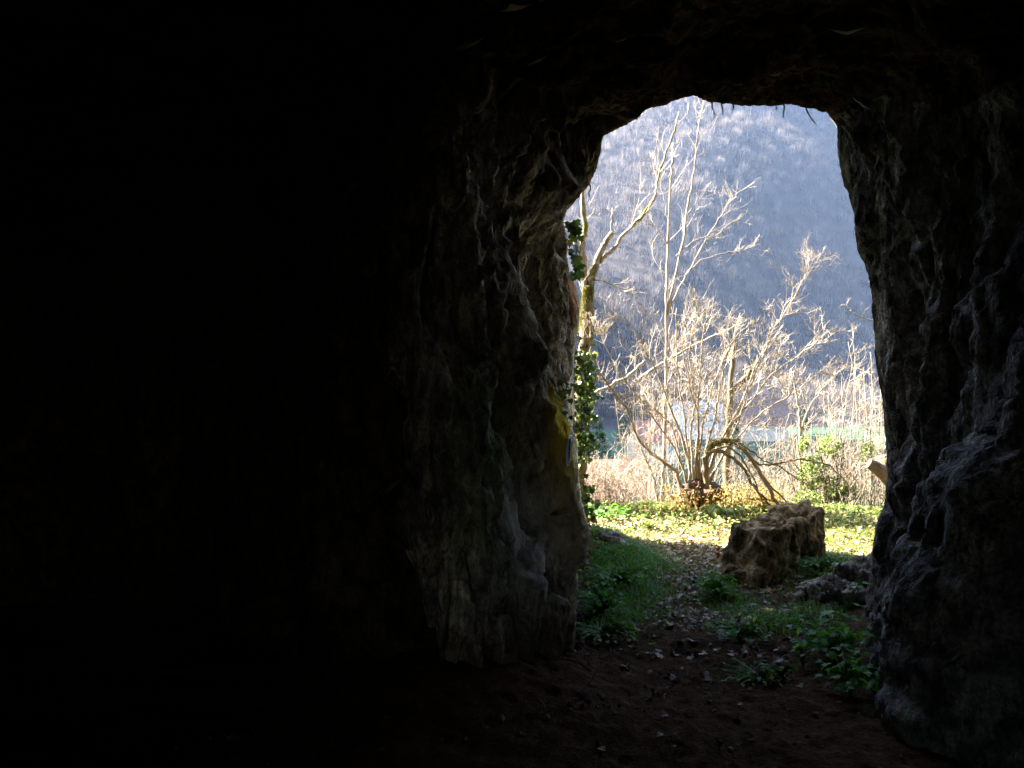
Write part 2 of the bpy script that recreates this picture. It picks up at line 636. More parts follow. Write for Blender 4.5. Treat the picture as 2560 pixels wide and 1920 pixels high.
f2 = fmath(nt, 'DIVIDE', fmath(nt, 'SUBTRACT', yy, 6.9), 0.8, True)
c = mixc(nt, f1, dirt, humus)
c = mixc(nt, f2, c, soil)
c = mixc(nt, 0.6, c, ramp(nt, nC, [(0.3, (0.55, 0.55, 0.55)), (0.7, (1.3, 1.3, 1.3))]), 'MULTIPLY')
nor = bump(nt, fmath(nt, 'ADD', nB, fmath(nt, 'MULTIPLY', nC, 0.3)), 0.8, 0.035)
principled(nt, out, c, 1.0, nor, 0.0)
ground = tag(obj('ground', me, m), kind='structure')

# ------------------------------------------------------------------ cave rock: rings from the back of the cave to the cliff outside
SEG = 46
TRACE = [  # (px, py, depth, is_anchor) round the mouth, left foot over the top to the right foot
    (1488, 1385, 8.8, 1), (1481, 1342, 8.8, 0), (1470, 1300, 8.7, 0), (1457, 1256, 8.6, 1), (1449, 1180, 8.4, 0), (1443, 1090, 8.2, 1),
    (1438, 1000, 8.0, 0), (1437, 895, 7.9, 0), (1448, 830, 7.8, 0), (1453, 761, 7.7, 0), (1442, 712, 7.6, 0), (1428, 675, 7.4, 1),
    (1420, 638, 7.2, 0), (1421, 600, 7.1, 0), (1411, 553, 6.9, 0), (1419, 531, 6.5, 0), (1438, 508, 6.4, 0), (1461, 482, 6.3, 0),
    (1476, 463, 6.3, 0), (1491, 436, 6.2, 0), (1501, 402, 6.2, 1), (1508, 376, 6.2, 0), (1510, 341, 6.2, 0), (1525, 334, 6.2, 0),
    (1548, 322, 6.2, 0), (1582, 309, 6.1, 0), (1601, 296, 6.1, 0), (1613, 277, 6.1, 1), (1658, 267, 6.0, 0), (1689, 254, 6.0, 0),
    (1723, 246, 6.0, 0), (1744, 243, 6.0, 1), (1753, 254, 6.0, 0), (1795, 262, 6.0, 0), (1875, 267, 6.0, 0), (1924, 267, 6.0, 1),
    (1981, 264, 6.0, 0), (2045, 279, 6.1, 0), (2068, 288, 6.2, 0), (2087, 311, 6.3, 1), (2091, 372, 6.3, 0), (2097, 433, 6.4, 0),
    (2110, 471, 6.4, 0), (2123, 501, 6.5, 0), (2133, 543, 6.5, 1), (2136, 600, 6.5, 0), (2144, 630, 6.6, 0), (2159, 664, 6.6, 0),
    (2167, 698, 6.6, 0), (2175, 752, 6.7, 0), (2178, 800, 6.7, 1), (2182, 876, 6.7, 0), (2192, 944, 6.7, 0), (2203, 1001, 6.8, 0),
    (2205, 1066, 6.8, 0), (2213, 1127, 6.8, 0), (2214, 1180, 6.8, 0), (2211, 1256, 6.9, 0), (2197, 1282, 6.9, 1), (2186, 1324, 6.9, 0),
    (2178, 1370, 7.0, 0), (2174, 1408, 7.0, 0), (2163, 1443, 7.0, 0), (2150, 1500, 7.0, 1)]


def ring_traced():
    pts = np.array([P(a, b, c) for a, b, c, _ in TRACE])
    an = [i for i, t in enumerate(TRACE) if t[3]]
    res = []
    for a, b in zip(an[:-1], an[1:]):
        seg = pts[a:b + 1]
        L = np.concatenate([[0], np.cumsum(np.linalg.norm(np.diff(seg, axis=0), axis=1))])
        t = np.linspace(0, L[-1], SEG + 1)[:-1]
        res.append(np.stack([np.interp(t, L, seg[:, k]) for k in range(3)], -1))
    res.append(pts[-1:])
    return np.concatenate(res), pts[an]


def ring_smooth(ctrl):
    return catmull(np.array(ctrl, float), 12 * SEG + 1)


mouth, mouth_anchor = ring_traced()
W = lambda *a: np.array(a, float)
rings = [
    [W(-.6, -7.5, -.3), W(-.7, -7.6, .5), W(-.8, -7.7, 1.2), W(-.8, -7.7, 1.8), W(-.7, -7.7, 2.2), W(-.5, -7.7, 2.4), W(-.3, -7.7, 2.5),
     W(-.1, -7.7, 2.4), W(.1, -7.7, 2.2), W(.2, -7.7, 1.8), W(.2, -7.7, 1.2), W(.1, -7.6, .5), W(0, -7.5, -.3)],
    [W(-3.2, -5, -.3), W(-3.4, -5, .5), W(-3.5, -5, 1.2), W(-3.4, -5, 2.2), W(-2.9, -5, 3.0), W(-1.6, -5, 3.5), W(-.3, -5, 3.6),
     W(1, -5, 3.4), W(2, -5, 2.9), W(2.3, -5, 2.2), W(2.3, -5, 1.4), W(2.2, -5, .6), W(2.1, -5, -.3)],
    [W(-4.6, -1, -.3), W(-4.8, -1, .5), W(-4.9, -1, 1.2), W(-4.8, -1, 2.2), W(-4.0, -1, 3.1), W(-2.0, -1, 3.7), W(0, -1, 3.9),
     W(2.2, -1, 3.7), W(3.8, -1, 3.1), W(4.4, -1, 2.4), W(4.4, -1, 1.6), W(4.2, -1, .7), W(4.0, -1, -.3)],
    [W(-5.4, 4.6, -.3), W(-5.5, 4.6, .5), W(-5.6, 4.5, 1.2), W(-5.4, 4.4, 2.2), W(-4.4, 3.6, 3.1), W(-2.2, 2.2, 3.7), W(.2, 1.6, 3.9),
     W(2.0, 1.8, 3.7), W(3.4, 1.9, 3.2), W(4.0, 1.9, 2.4), W(4.0, 1.9, 1.6), W(3.7, 2.0, .7), W(3.4, 2.1, -.3)],
    [W(-2.3, 5.7, -.3), W(-2.4, 5.7, .5), W(-2.5, 5.6, 1.2), W(-2.5, 5.5, 2.2), W(-1.9, 4.8, 3.0), W(-.8, 3.8, 3.5), W(.8, 3.4, 3.65),
     W(1.9, 3.5, 3.55), W(2.6, 3.5, 3.1), W(2.75, 3.6, 2.4), W(2.5, 3.6, 1.6), W(1.98, 3.8, .7), W(1.72, 3.9, -.2)],
    [W(-.34, 3.82, -.2), W(-.38, 3.82, .5), W(-.44, 3.85, 1.2), W(-.50, 3.95, 2.2), W(-.40, 4.2, 2.95), W(.1, 4.6, 3.35), W(1.2, 4.7, 3.5),
     W(2.1, 4.75, 3.5), W(2.65, 4.8, 3.15), W(2.75, 4.9, 2.45), W(2.62, 4.9, 1.6), W(2.22, 4.9, .7), W(2.0, 5.0, -.2)],
    [P(1441, 1640, 5.3), P(1442, 1450, 5.35), P(1392, 1200, 5.55), P(1372, 760, 5.8), P(1420, 440, 5.75), W(.86, 5.45, 3.52), W(1.3, 5.4, 3.62),
     W(1.85, 5.4, 3.58), W(2.45, 5.5, 3.45), W(2.62, 5.7, 2.85), W(2.72, 5.8, 2.05), W(2.62, 6.0, .58), W(2.42, 6.1, -.2)],
]
ring_pts = [ring_smooth(r) for r in rings] + [mouth]
M = len(mouth)
steps = [4, 10, 10, 26, 46, 62, 96]
inner = np.stack(ring_pts)                                  # K x M x 3
K = len(inner)
t_all = np.concatenate([np.linspace(k, k + 1, s + 1)[:-1] for k, s in enumerate(steps)] + [[K - 1.0]])
i0 = np.clip(t_all.astype(int), 0, K - 2)
fr = (t_all - i0)[:, None, None]
gk = lambda k: inner[np.clip(k, 0, K - 1)]
p0, p1, p2, p3 = gk(i0 - 1), gk(i0), gk(i0 + 1), gk(i0 + 2)
p3 = np.where((i0 == K - 2)[:, None, None], 2 * p2 - p1, p3)
tens = 0.8
m1 = (p2 - p0) * 0.5 * tens
m2 = (p3 - p1) * 0.5 * tens
S = (2 * fr ** 3 - 3 * fr ** 2 + 1) * p1 + (fr ** 3 - 2 * fr ** 2 + fr) * m1 + (-2 * fr ** 3 + 3 * fr ** 2) * p2 + (fr ** 3 - fr ** 2) * m2

cen = np.array([1.4, 0, 1.3])
rad = mouth - cen
rad[:, 1] = 0
rad /= np.linalg.norm(rad, axis=1, keepdims=True)
outer = []
for (w, dy, n) in ((0.05, 0.10, 3), (0.16, 0.25, 4), (0.5, 0.45, 6), (1.5, 0.6, 6), (5.0, 0.9, 6), (16.0, 1.5, 4)):
    o_ = mouth + rad * w
    o_[:, 1] += dy + 1.25 * smooth(0.1, 1.6, w) * smooth(-0.1, 0.4, rad[:, 2])
    if w > 1:
        o_[:, 2] = np.where(rad[:, 2] < 0.1, np.minimum(o_[:, 2], mouth[:, 2] + w), o_[:, 2])
        o_[:, 1] = o_[:, 1] * (1 - min(1, w / 16)) + (8.9 - 0.04 * (o_[:, 0])) * min(1, w / 16)
    outer.append((o_, n))
prev = mouth
ext = []
for o_, n in outer:
    for q in range(1, n + 1):
        ext.append(prev + (o_ - prev) * q / n)
    prev = o_
G = np.concatenate([S, np.array(ext)])                      # rows x M x 3
rows = len(G)
mouth_row = len(S) - 1

# displacement along the normal
du = np.gradient(G, axis=0)
dv = np.gradient(G, axis=1)
nrm = np.cross(du, dv)
nrm /= np.linalg.norm(nrm, axis=2, keepdims=True) + 1e-9
inside = np.array([0.8, 0, 1.6])
vin = inside - G
vin[..., 1] = 0
sgn = np.sign((nrm * vin).sum(-1)).mean()
nrm = nrm * (1 if sgn > 0 else -1)                          # now points into the cave
q = G * np.array([1, 1, 0.42])
qc = G * np.array([0.45, 1.0, 1.0])
theta = np.linspace(0, 1, M)[None, :]
roof_w = smooth(0.36, 0.44, theta) * (1 - smooth(0.62, 0.70, theta))
big = 0.14 * fbm(q * 0.9, 3, 3) * (1 - roof_w) + 0.12 * fbm(G * 0.9, 3, 4) * roof_w
flute = np.abs(vnoise(G * np.array([4.2, 4.2, 0.55]), 25)) + 0.5 * np.abs(vnoise(G * np.array([9.5, 9.5, 1.2]), 26))
pit = (1 - 0.75 * smooth(0.6, 0.7, theta)) * (smooth(0.28, 0.62, vnoise(q * 3.4, 27)) * 0.13 + smooth(0.30, 0.6, vnoise(q * 8.2, 28)) * 0.05)
fold = ((0.11 - 0.05 * smooth(0.6, 0.7, theta)) * (0.35 - flute) - pit + 0.075 * fbm(q * 2.6, 3, 23, 0.5)) * (1 - roof_w) + 0.07 * fbm(G * 2.2, 3, 24, 0.5) * roof_w
fa1, ed1 = facet(G * np.array([3.3, 3.3, 1.9]) + 0.25 * vnoise(G * 3, 80)[..., None], 81)
fa2, ed2 = facet(G * np.array([9, 9, 5.5]) + 0.3 * vnoise(G * 8, 83)[..., None], 84)
fine = 0.065 * fa1 - 0.016 * np.exp(-ed1 / 0.08) + 0.028 * fa2 - 0.007 * np.exp(-ed2 / 0.10) + 0.014 * fbm(q * 14, 3, 41, 0.65) + 0.006 * vnoise(G * 45, 47)
rr = np.arange(rows)[:, None]
dist_m = np.abs(rr - mouth_row) / 60.0
wl = np.clip(dist_m * 1.3, 0, 1) ** 0.8
wl = np.where(rr > mouth_row, 0.5 * np.clip((rr - mouth_row) / 12.0, 0, 1), wl)
wf = np.where(rr > mouth_row, 0.5, 0.35 + 0.65 * np.clip(dist_m * 2, 0, 1))
disp = (big + fold) * wl + fine * wf


def bulge(px, py, d, r, amp, rz=None):
    c_ = P(px, py, d)
    rz_ = rz or r
    e = ((G - c_) / np.array([r, r, rz_])) ** 2
    return amp * np.exp(-e.sum(-1))


disp += bulge(1300, 1470, 5.05, 0.42, 0.20, 0.38)           # flowstone skirt on the left
disp += bulge(1250, 1200, 5.0, 0.28, 0.10, 0.6)
disp += bulge(1040, 1300, 4.45, 0.20, -0.22, 0.8)            # dark niche
disp += bulge(900, 1250, 4.2, 0.2, 0.14, 0.8)
disp += bulge(1300, 470, 5.6, 0.5, 0.16, 0.28)              # overhang on the left shoulder
disp += bulge(1300, 640, 5.6, 0.4, -0.10, 0.25)
disp += bulge(2300, 850, 5.6, 0.16, -0.20, 0.9)             # right recess
disp += bulge(2400, 900, 5.0, 0.15, 0.12, 0.9)
disp += bulge(2215, 1330, 6.7, 0.25, 0.05, 0.4)
# rounded ledges along the foot of the right wall
low_r = smooth(0.80, 0.88, theta) * smooth(1.3, 0.5, G[..., 2]) * wl
disp += low_r * 0.045 * (np.abs(np.sin(G[..., 2] * 9.5 + 2.2 * vnoise(G * 1.6, 91) + G[..., 1] * 1.2)) - 0.5)
disp += low_r * 0.05 * vnoise(G * 1.9, 92)
# the rock leaves the opening free: wherever the relief would close it, the surface steps back
OPEN = np.array([(a, b) for a, b, _, _ in TRACE[1:-1]] + [(2150, 1500), (2120, 1525), (2112, 1580), (2134, 1640), (2168, 1720), (2196, 1813), (2260, 1990),
                 (1441, 1990), (1441, 1596), (1447, 1480), (1445, 1420), (1470, 1390)], float)


def in_open(pts_):
    yy_ = np.maximum(pts_[..., 1], 0.2)
    px_ = 1280 + pts_[..., 0] / yy_ * F
    py_ = 960 - (pts_[..., 2] - 1.6) / yy_ * F
    res = np.zeros(px_.shape, bool)
    for (x0, y0), (x1, y1) in zip(OPEN, np.roll(OPEN, -1, 0)):
        if y0 == y1:
            continue
        c_ = ((y0 > py_) != (y1 > py_)) & (px_ < (x1 - x0) * (py_ - y0) / (y1 - y0) + x0)
        res ^= c_
    return res & (pts_[..., 1] > 2.4) & (pts_[..., 2] > gz_coarse(pts_[..., 0], pts_[..., 1]) - 0.03)


adj = np.zeros_like(disp)
act = slice(int(np.argmax(t_all > 3.0)), rows)
for it in range(22):
    ins = in_open(G[act] + nrm[act] * (disp - adj)[act][..., None])
    if not ins.any():
        break
    adj[act] += 0.022 * ins
    a_ = adj.copy()
    for _ in range(3):
        a_[1:-1, 1:-1] = (a_[1:-1, 1:-1] * 2 + a_[:-2, 1:-1] + a_[2:, 1:-1] + a_[1:-1, :-2] + a_[1:-1, 2:]) / 6
    adj = np.maximum(adj, a_)
disp = disp - adj
G = G + nrm * disp[..., None]
# keep the camera's surroundings open
Vall = G.reshape(-1, 3)
Q = grid_quads(rows, M)
cave_me = mesh_arrays('cave_tmp', Vall, None, Q)
nn = np.zeros(len(Vall) * 3, np.float32)
cave_me.vertex_normals.foreach_get('vector', nn)
nn = nn.reshape(-1, 3)
cave_bvh = BVHTree.FromPolygons([tuple(v) for v in Vall], [tuple(f) for f in Q])
def hit(px, py, off=0.0, maxd=12.0):
    """point and normal of the cave rock seen at a photo pixel"""
    o_ = Vector((0, 0, 1.6))
    d_ = (Vector(P(px, py, 1.0)) - o_).normalized()
    loc, nor_, _, dist = cave_bvh.ray_cast(o_, d_, maxd)
    if loc is None:
        return None, None
    if nor_.dot(d_) > 0:
        nor_ = -nor_
    return np.array(loc + nor_ * off), np.array(nor_)


def wall_pt(px, py, d):
    p_, _n = hit(px, py)
    return tuple(p_) if p_ is not None else tuple(P(px, py, d))


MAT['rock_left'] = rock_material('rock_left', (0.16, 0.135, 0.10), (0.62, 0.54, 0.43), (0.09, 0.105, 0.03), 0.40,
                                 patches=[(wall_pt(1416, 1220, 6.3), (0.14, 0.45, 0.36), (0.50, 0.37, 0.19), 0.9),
                                          (wall_pt(1418, 1065, 6.6), (0.11, 0.38, 0.27), (0.72, 0.52, 0.05), 0.95),
                                          (wall_pt(1425, 720, 7.2), (0.25, 0.45, 0.30), (0.22, 0.095, 0.045), 0.8),
                                          (wall_pt(1310, 1380, 5.2), (0.36, 0.5, 0.36), (0.50, 0.50, 0.52), 0.5),
                                          (wall_pt(1200, 1150, 5.0), (0.16, 0.4, 0.6), (0.10, 0.14, 0.06), 0.7),
                                          ((-0.95, 3.9, 1.4), (0.60, 1.15, 4.5), (0.026, 0.021, 0.016), 1.0),  # painted shade: fades the left wall to black towards the back
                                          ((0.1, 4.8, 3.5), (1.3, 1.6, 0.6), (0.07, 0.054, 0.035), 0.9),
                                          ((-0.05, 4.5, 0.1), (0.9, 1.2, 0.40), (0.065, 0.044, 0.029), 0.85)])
colq = Q[:, 0] % M
rowq = Q[:, 0] // M
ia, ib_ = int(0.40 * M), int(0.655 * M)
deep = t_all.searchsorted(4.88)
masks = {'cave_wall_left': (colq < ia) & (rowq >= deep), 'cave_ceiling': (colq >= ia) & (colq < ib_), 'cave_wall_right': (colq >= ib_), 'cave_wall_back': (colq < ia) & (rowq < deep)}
for nm, mt in (('cave_wall_left', 'rock_left'), ('cave_ceiling', 'rock_ceiling'), ('cave_wall_right', 'rock_right'), ('cave_wall_back', 'rock_shade')):
    sel = Q[masks[nm]]
    used, inv = np.unique(sel, return_inverse=True)
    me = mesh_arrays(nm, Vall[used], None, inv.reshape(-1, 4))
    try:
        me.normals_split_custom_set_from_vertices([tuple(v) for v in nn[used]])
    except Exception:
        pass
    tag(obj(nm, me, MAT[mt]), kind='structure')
bpy.data.meshes.remove(cave_me)

# ------------------------------------------------------------------ valley floor and far hill
def hill_z(x, y):
    x = np.asarray(x, float)
    y = np.asarray(y, float)
    p = np.stack([x, y, np.zeros_like(x)], -1)
    foot = 228 + 12 * vnoise(p / 60.0, 61)
    t = y - foot
    rise = np.where(t > 0, 0.74 * (np.sqrt(t * t + 400) - 20), 0)
    u = x - (8 + 0.42 * t)
    amp = smooth(0, 90, t)
    rise = rise - amp * np.where(u > 0, 0.62, 0.36) * (np.sqrt(u * u + 900) - 30)
    # a second spur coming in from the right
    u2 = x - 150 - 0.12 * t
    rise = rise + amp * 0.30 * (np.sqrt(np.maximum(u2, 0) ** 2 + 100) - 10)
    rise = rise + amp * (9 * fbm(p / 70.0, 3, 62) + 1.5 * fbm(p / 14.0, 2, 63))
    return -9.8 + np.maximum(rise, 0)


hx = axis([(-420, -80, 20), (-80, 320, 5), (320, 521, 20)])
hy = axis([(205, 700, 5)])
HX, HY = np.meshgrid(hx, hy, indexing='ij')
HZ = np.minimum(hill_z(HX, HY), 300)
me = mesh_arrays('hill', np.stack([HX, HY, HZ], -1).reshape(-1, 3), None, grid_quads(len(hx), len(hy))[:, ::-1])
MAT['hill'] = plain_material('hill', (0.03, 0.025, 0.022), 0.95, 0.4, 0.15, 0.1)
tag(obj('hill', me, MAT['hill']), kind='structure')

# unseen ridge left of view, added to keep the valley floor in shade
lx = axis([(-420, -40, 8)])
ly = axis([(100, 700, 8)])
LX, LY = np.meshgrid(lx, ly, indexing='ij')
LP = np.stack([LX, LY, LX * 0], -1)
LZ = -10.4 + 215 * np.exp(-((LX + 190 + 15 * vnoise(LP / 90.0, 66)) / 68) ** 2) * smooth(118, 195, LY) * (1 + 0.08 * fbm(LP / 50.0, 3, 67))
me = mesh_arrays('hill', np.stack([LX, LY, LZ], -1).reshape(-1, 3), None, grid_quads(len(lx), len(ly))[:, ::-1])
tag(obj('hill', me, MAT['hill']), kind='structure')

vx = axis([(-420, 540, 12)])
vy = axis([(24, 262, 6)])
VX, VY = np.meshgrid(vx, vy, indexing='ij')
VZ = -9.6 + 0.25 * fbm(np.stack([VX, VY, VX * 0], -1) / 25.0, 2, 71)
VZ = np.where(VY > 205, np.minimum(VZ, -9.6 - (VY - 205) * 0.01), VZ)
me = mesh_arrays('valley_floor', np.stack([VX, VY, VZ], -1).reshape(-1, 3), None, grid_quads(len(vx), len(vy))[:, ::-1])
m, nt, out = new_mat('valley_grass')
n1 = noise(nt, mapping(nt), 0.06, 6, 0.6)
n2 = noise(nt, mapping(nt), 1.2, 6, 0.7)
c = ramp(nt, n1, [(0.35, (0.012, 0.034, 0.018)), (0.6, (0.020, 0.046, 0.022)), (0.75, (0.036, 0.046, 0.024))])
c = mixc(nt, 0.6, c, ramp(nt, n2, [(0.3, (0.6, 0.6, 0.6)), (0.7, (1.3, 1.3, 1.3))]), 'MULTIPLY')
principled(nt, out, c, 0.95, None, 0.1)
tag(obj('valley_floor', me, m), kind='structure')


# bare trees on the hill: fans of upright twigs, one mass
def tuft(r, n, h, spread):
    """blade triangles of one bare crown, local coords"""
    a = r.uniform(0, 2 * math.pi, n)
    rr_ = np.sqrt(r.uniform(0, 1, n)) * spread
    top = np.stack([np.cos(a) * rr_, np.sin(a) * rr_, h * (0.62 + 0.38 * np.sqrt(np.clip(1 - (rr_ / spread) ** 2, 0, 1))) * r.uniform(0.85, 1.05, n)], -1)
    base = top * np.array([0.5, 0.5, 0]) + np.stack([r.normal(0, 0.04 * h, n), r.normal(0, 0.04 * h, n), h * r.uniform(0.3, 0.66, n)], -1)
    b = r.uniform(0, 2 * math.pi, n)
    side = np.stack([np.cos(b), np.sin(b), np.zeros(n)], -1) * r.uniform(0.05, 0.12, n)[:, None] * (0.1 if h < 2 else 1.0)
    return np.stack([base - side, base + side, top], 1)      # n x 3 x 3


def hill_trees(count):
    d = np.sqrt(rng.uniform(222 ** 2, 660 ** 2, count))
    px = rng.uniform(950, 2560, count)
    x = (px - 1280) / F * d
    z = hill_z(x, d)
    ok = (z < 295)
    return x[ok], d[ok], z[ok]


tx, ty, tz = hill_trees(13500)
protos = [tuft(np.random.default_rng(100 + k), 60, 1.0, 0.36 + 0.02 * (k % 3)) for k in range(8)]
parts_v, parts_t = [], []
for k in range(8):
    sel = np.arange(len(tx)) % 8 == k
    n = sel.sum()
    ang = rng.uniform(0, 2 * math.pi, n)
    hgt = rng.uniform(5, 10.5, n)
    wid = hgt * rng.uniform(0.75, 1.15, n)
    pv = protos[k].reshape(-1, 3)
    ca, sa = np.cos(ang), np.sin(ang)
    X = (pv[None, :, 0] * ca[:, None] - pv[None, :, 1] * sa[:, None]) * wid[:, None] + tx[sel][:, None]
    Y = (pv[None, :, 0] * sa[:, None] + pv[None, :, 1] * ca[:, None]) * wid[:, None] + ty[sel][:, None]
    Z = pv[None, :, 2] * hgt[:, None] + tz[sel][:, None] - 0.5
    parts_v.append(np.stack([X, Y, Z], -1).reshape(-1, 3))
    parts_t.append(np.repeat(np.clip(rng.normal(0.38, 0.22, n), 0, 1), pv.shape[0]))
HV = np.concatenate(parts_v)
me = mesh_arrays('forest', HV, np.arange(len(HV)).reshape(-1, 3), None, False)
tint_attr(me, np.concatenate(parts_t))
MAT['forest'] = leaf_material('forest', (0.025, 0.021, 0.020), (0.062, 0.048, 0.043), (0.17, 0.13, 0.10), 0.25)
tag(obj('forest', me, MAT['forest']), 'bare grey winter wood covering the far hazy hillside', 'forest', kind='stuff')
MAT['forest_pale'] = leaf_material('forest_pale', (0.10, 0.078, 0.066), (0.16, 0.125, 0.10), None, 0.25)

# a few pale crowns that stand out on the hill
pale = [(1815, 318), (1842, 300), (1868, 322), (1798, 415), (1925, 383), (1890, 478), (1842, 456), (1704, 348), (1600, 430), (1570, 500), (1840, 345), (1745, 470)]
pm = []
for k in range(3):
    tv = tuft(np.random.default_rng(300 + k), 260, 11.0, 3.8)
    g_ = Geo()
    g_.poly(tv.reshape(-1, 3), np.arange(780).reshape(-1, 3), rng.uniform(0, 1, 780))
    tr = Geo()
    tr.tube([(0, 0, -1), (0.1, 0, 3), (0, 0.1, 7)], [0.3, 0.22, 0.12], 5)
    pm.append((g_.mesh('crown', smooth=False), tr.mesh('trunk')))
for k, (px, py) in enumerate(pale):
    o_ = np.array([0, 0, 1.6])
    best = None
    for d in np.arange(230, 650, 2.0):
        q_ = P(px, py + 12, d)
        if hill_z(q_[0], q_[1]) > q_[2] - 3:
            best = q_
            break
    if best is None:
        continue
    t_ = thing('bare_tree', 'pale sunlit bare tree standing out on the far hazy hillside', 'tree', (best[0], best[1], float(hill_z(best[0], best[1])) - 0.3), 'pale trees on the far hillside')
    obj('crown', pm[k % 3][0], MAT['forest_pale'], t_)
    obj('trunk', pm[k % 3][1], MAT['bark_pale'], t_)

# ------------------------------------------------------------------ houses in the valley
MAT['house_white'] = plain_material('house_white', (0.40, 0.40, 0.41), 0.9, 0.1, 1.0)
MAT['house_cream'] = plain_material('house_cream', (0.32, 0.27, 0.22), 0.9, 0.12, 1.0)
MAT['roof_brown'] = plain_material('roof_brown', (0.10, 0.06, 0.045), 0.9, 0.3, 2.0)
MAT['roof_red'] = plain_material('roof_red', (0.15, 0.06, 0.045), 0.9, 0.3, 2.0)
MAT['roof_grey'] = plain_material('roof_grey', (0.20, 0.19, 0.19), 0.9, 0.3, 2.0)
MAT['roof_metal'] = plain_material('roof_metal', (0.55, 0.62, 0.70), 0.5, 0.1, 2.0)
MAT['window_dark'] = plain_material('window_dark', (0.08, 0.13, 0.16), 0.2, 0.1, 1.0, 0.5)


def box_geo(g, x0, x1, y0, y1, z0, z1):
    v = np.array([(x, y, z) for z in (z0, z1) for y in (y0, y1) for x in (x0, x1)], float)
    q_ = [(0, 1, 5, 4), (1, 3, 7, 5), (3, 2, 6, 7), (2, 0, 4, 6), (4, 5, 7, 6), (0, 2, 3, 1)]
    g.quads(v, q_)


def house(name, label, px, d, width, depth, wall_h, roof_h, wall_m, roof_m, yaw=0.0, floor=None, windows=3, rows_=1, chimney=True):
    x = (px - 1280) / F * d
    z = -9.6 if floor is None else floor
    t_ = thing(name, label, 'house', (x, d, z))
    t_.rotation_euler = (0, 0, yaw)
    g_ = Geo()
    box_geo(g_, -width / 2, width / 2, -depth / 2, depth / 2, -0.5, wall_h)
    # gables
    for s in (-1, 1):
        xx = s * (width / 2 - 0.02)
        g_.poly([(xx, -depth / 2, wall_h), (xx, depth / 2, wall_h), (xx, 0, wall_h + roof_h)], [(0, 1, 2)])
    obj('wall', g_.mesh('wall', smooth=False), MAT[wall_m], t_)
    g_ = Geo()
    ov = 0.5
    for s in (-1, 1):
        y1 = s * (depth / 2 + ov)
        zl = wall_h - ov * roof_h / (depth / 2)
        v = []
        for dz in (0.03, 0.22):
            v += [(-width / 2 - ov, y1, zl + dz), (width / 2 + ov, y1, zl + dz), (width / 2 + ov, 0, wall_h + roof_h + dz), (-width / 2 - ov, 0, wall_h + roof_h + dz)]
        g_.quads(v, [(0, 1, 2, 3), (4, 5, 6, 7), (0, 1, 5, 4), (1, 2, 6, 5), (3, 0, 4, 7)])
    rf = obj('roof', g_.mesh('roof', smooth=False), MAT[roof_m], t_)
    if chimney:
        g_ = Geo()
        box_geo(g_, width * 0.18, width * 0.18 + 0.7, -0.4, 0.3, wall_h + roof_h * 0.5, wall_h + roof_h + 0.9)
        obj('chimney', g_.mesh('chimney', smooth=False), MAT[roof_m], rf)
    for r_ in range(rows_):
        for k in range(windows):
            cx = -width / 2 + width * (k + 0.5) / windows
            cz = wall_h - 1.3 - 2.6 * r_
            g_ = Geo()
            box_geo(g_, cx - 0.62, cx + 0.62, -depth / 2 - 0.09, -depth / 2 + 0.02, cz - 0.72, cz + 0.72)
            w_ = obj('window', g_.mesh('window', smooth=False), MAT['house_white'], t_)
            for s in (-1, 1):
                g_ = Geo()
                box_geo(g_, cx + s * 0.29 - 0.24, cx + s * 0.29 + 0.24, -depth / 2 - 0.12, -depth / 2 - 0.08, cz - 0.6, cz + 0.6)
                obj('pane', g_.mesh('pane', smooth=False), MAT['window_dark'], w_)
    return t_


house('house', 'white house in the valley seen through the middle of the bare hazel twigs', 1738, 172, 9.0, 8, 5.4, 2.0, 'house_white', 'roof_grey', 0.12, windows=3, rows_=1)
house('house', 'cream house with brown tiled roof and a pale framed window in the valley', 1908, 165, 8.0, 8, 3.7, 4.6, 'house_cream', 'roof_brown', -0.10, windows=2)
house('house', 'long low building with red tiled roof below the teal valley meadow', 1525, 62, 4.6, 6, 3.4, 2.0, 'house_cream', 'roof_red', 0.05, windows=2, chimney=False)
house('house', 'small grey building with pale metal roof low between the sapling stems', 1605, 46, 2.6, 3.4, 3.1, 0.5, 'roof_grey', 'roof_metal', 0.1, floor=-9.0, windows=1, chimney=False)
house('house', 'red roofed house half hidden by twigs between sapling and white house', 1632, 120, 5.0, 7, 3.2, 2.6, 'house_cream', 'roof_red', 0.2, windows=2)

# dark evergreens in the valley
MAT['evergreen'] = leaf_material('evergreen', (0.015, 0.045, 0.02), (0.025, 0.065, 0.03), (0.04, 0.08, 0.03), 0.2)


def leafy_ball(g, c_, r_, n, size, seed):
    r = np.random.default_rng(seed)
    d_ = r.normal(size=(n, 3))
    d_ /= np.linalg.norm(d_, axis=1, keepdims=True)
    p_ = c_ + d_ * (r.uniform(0.45, 1, n) ** 0.5)[:, None] * np.asarray(r_) * (0.8 + 0.35 * vnoise(d_ * 2.5 + seed, 5))[:, None]
    a = r.normal(size=(n, 3))
    a /= np.linalg.norm(a, axis=1, keepdims=True)
    b = np.cross(a, r.normal(size=(n, 3)))
    b /= np.linalg.norm(b, axis=1, keepdims=True)
    s = size * r.uniform(0.6, 1.3, n)[:, None]
    v = np.stack([p_ - a * s, p_ + b * s * 0.5, p_ + a * s, p_ - b * s * 0.5], 1).reshape(-1, 3)
    g.quads(v, np.arange(4 * n).reshape(-1, 4), np.repeat(r.uniform(0, 1, n), 4))


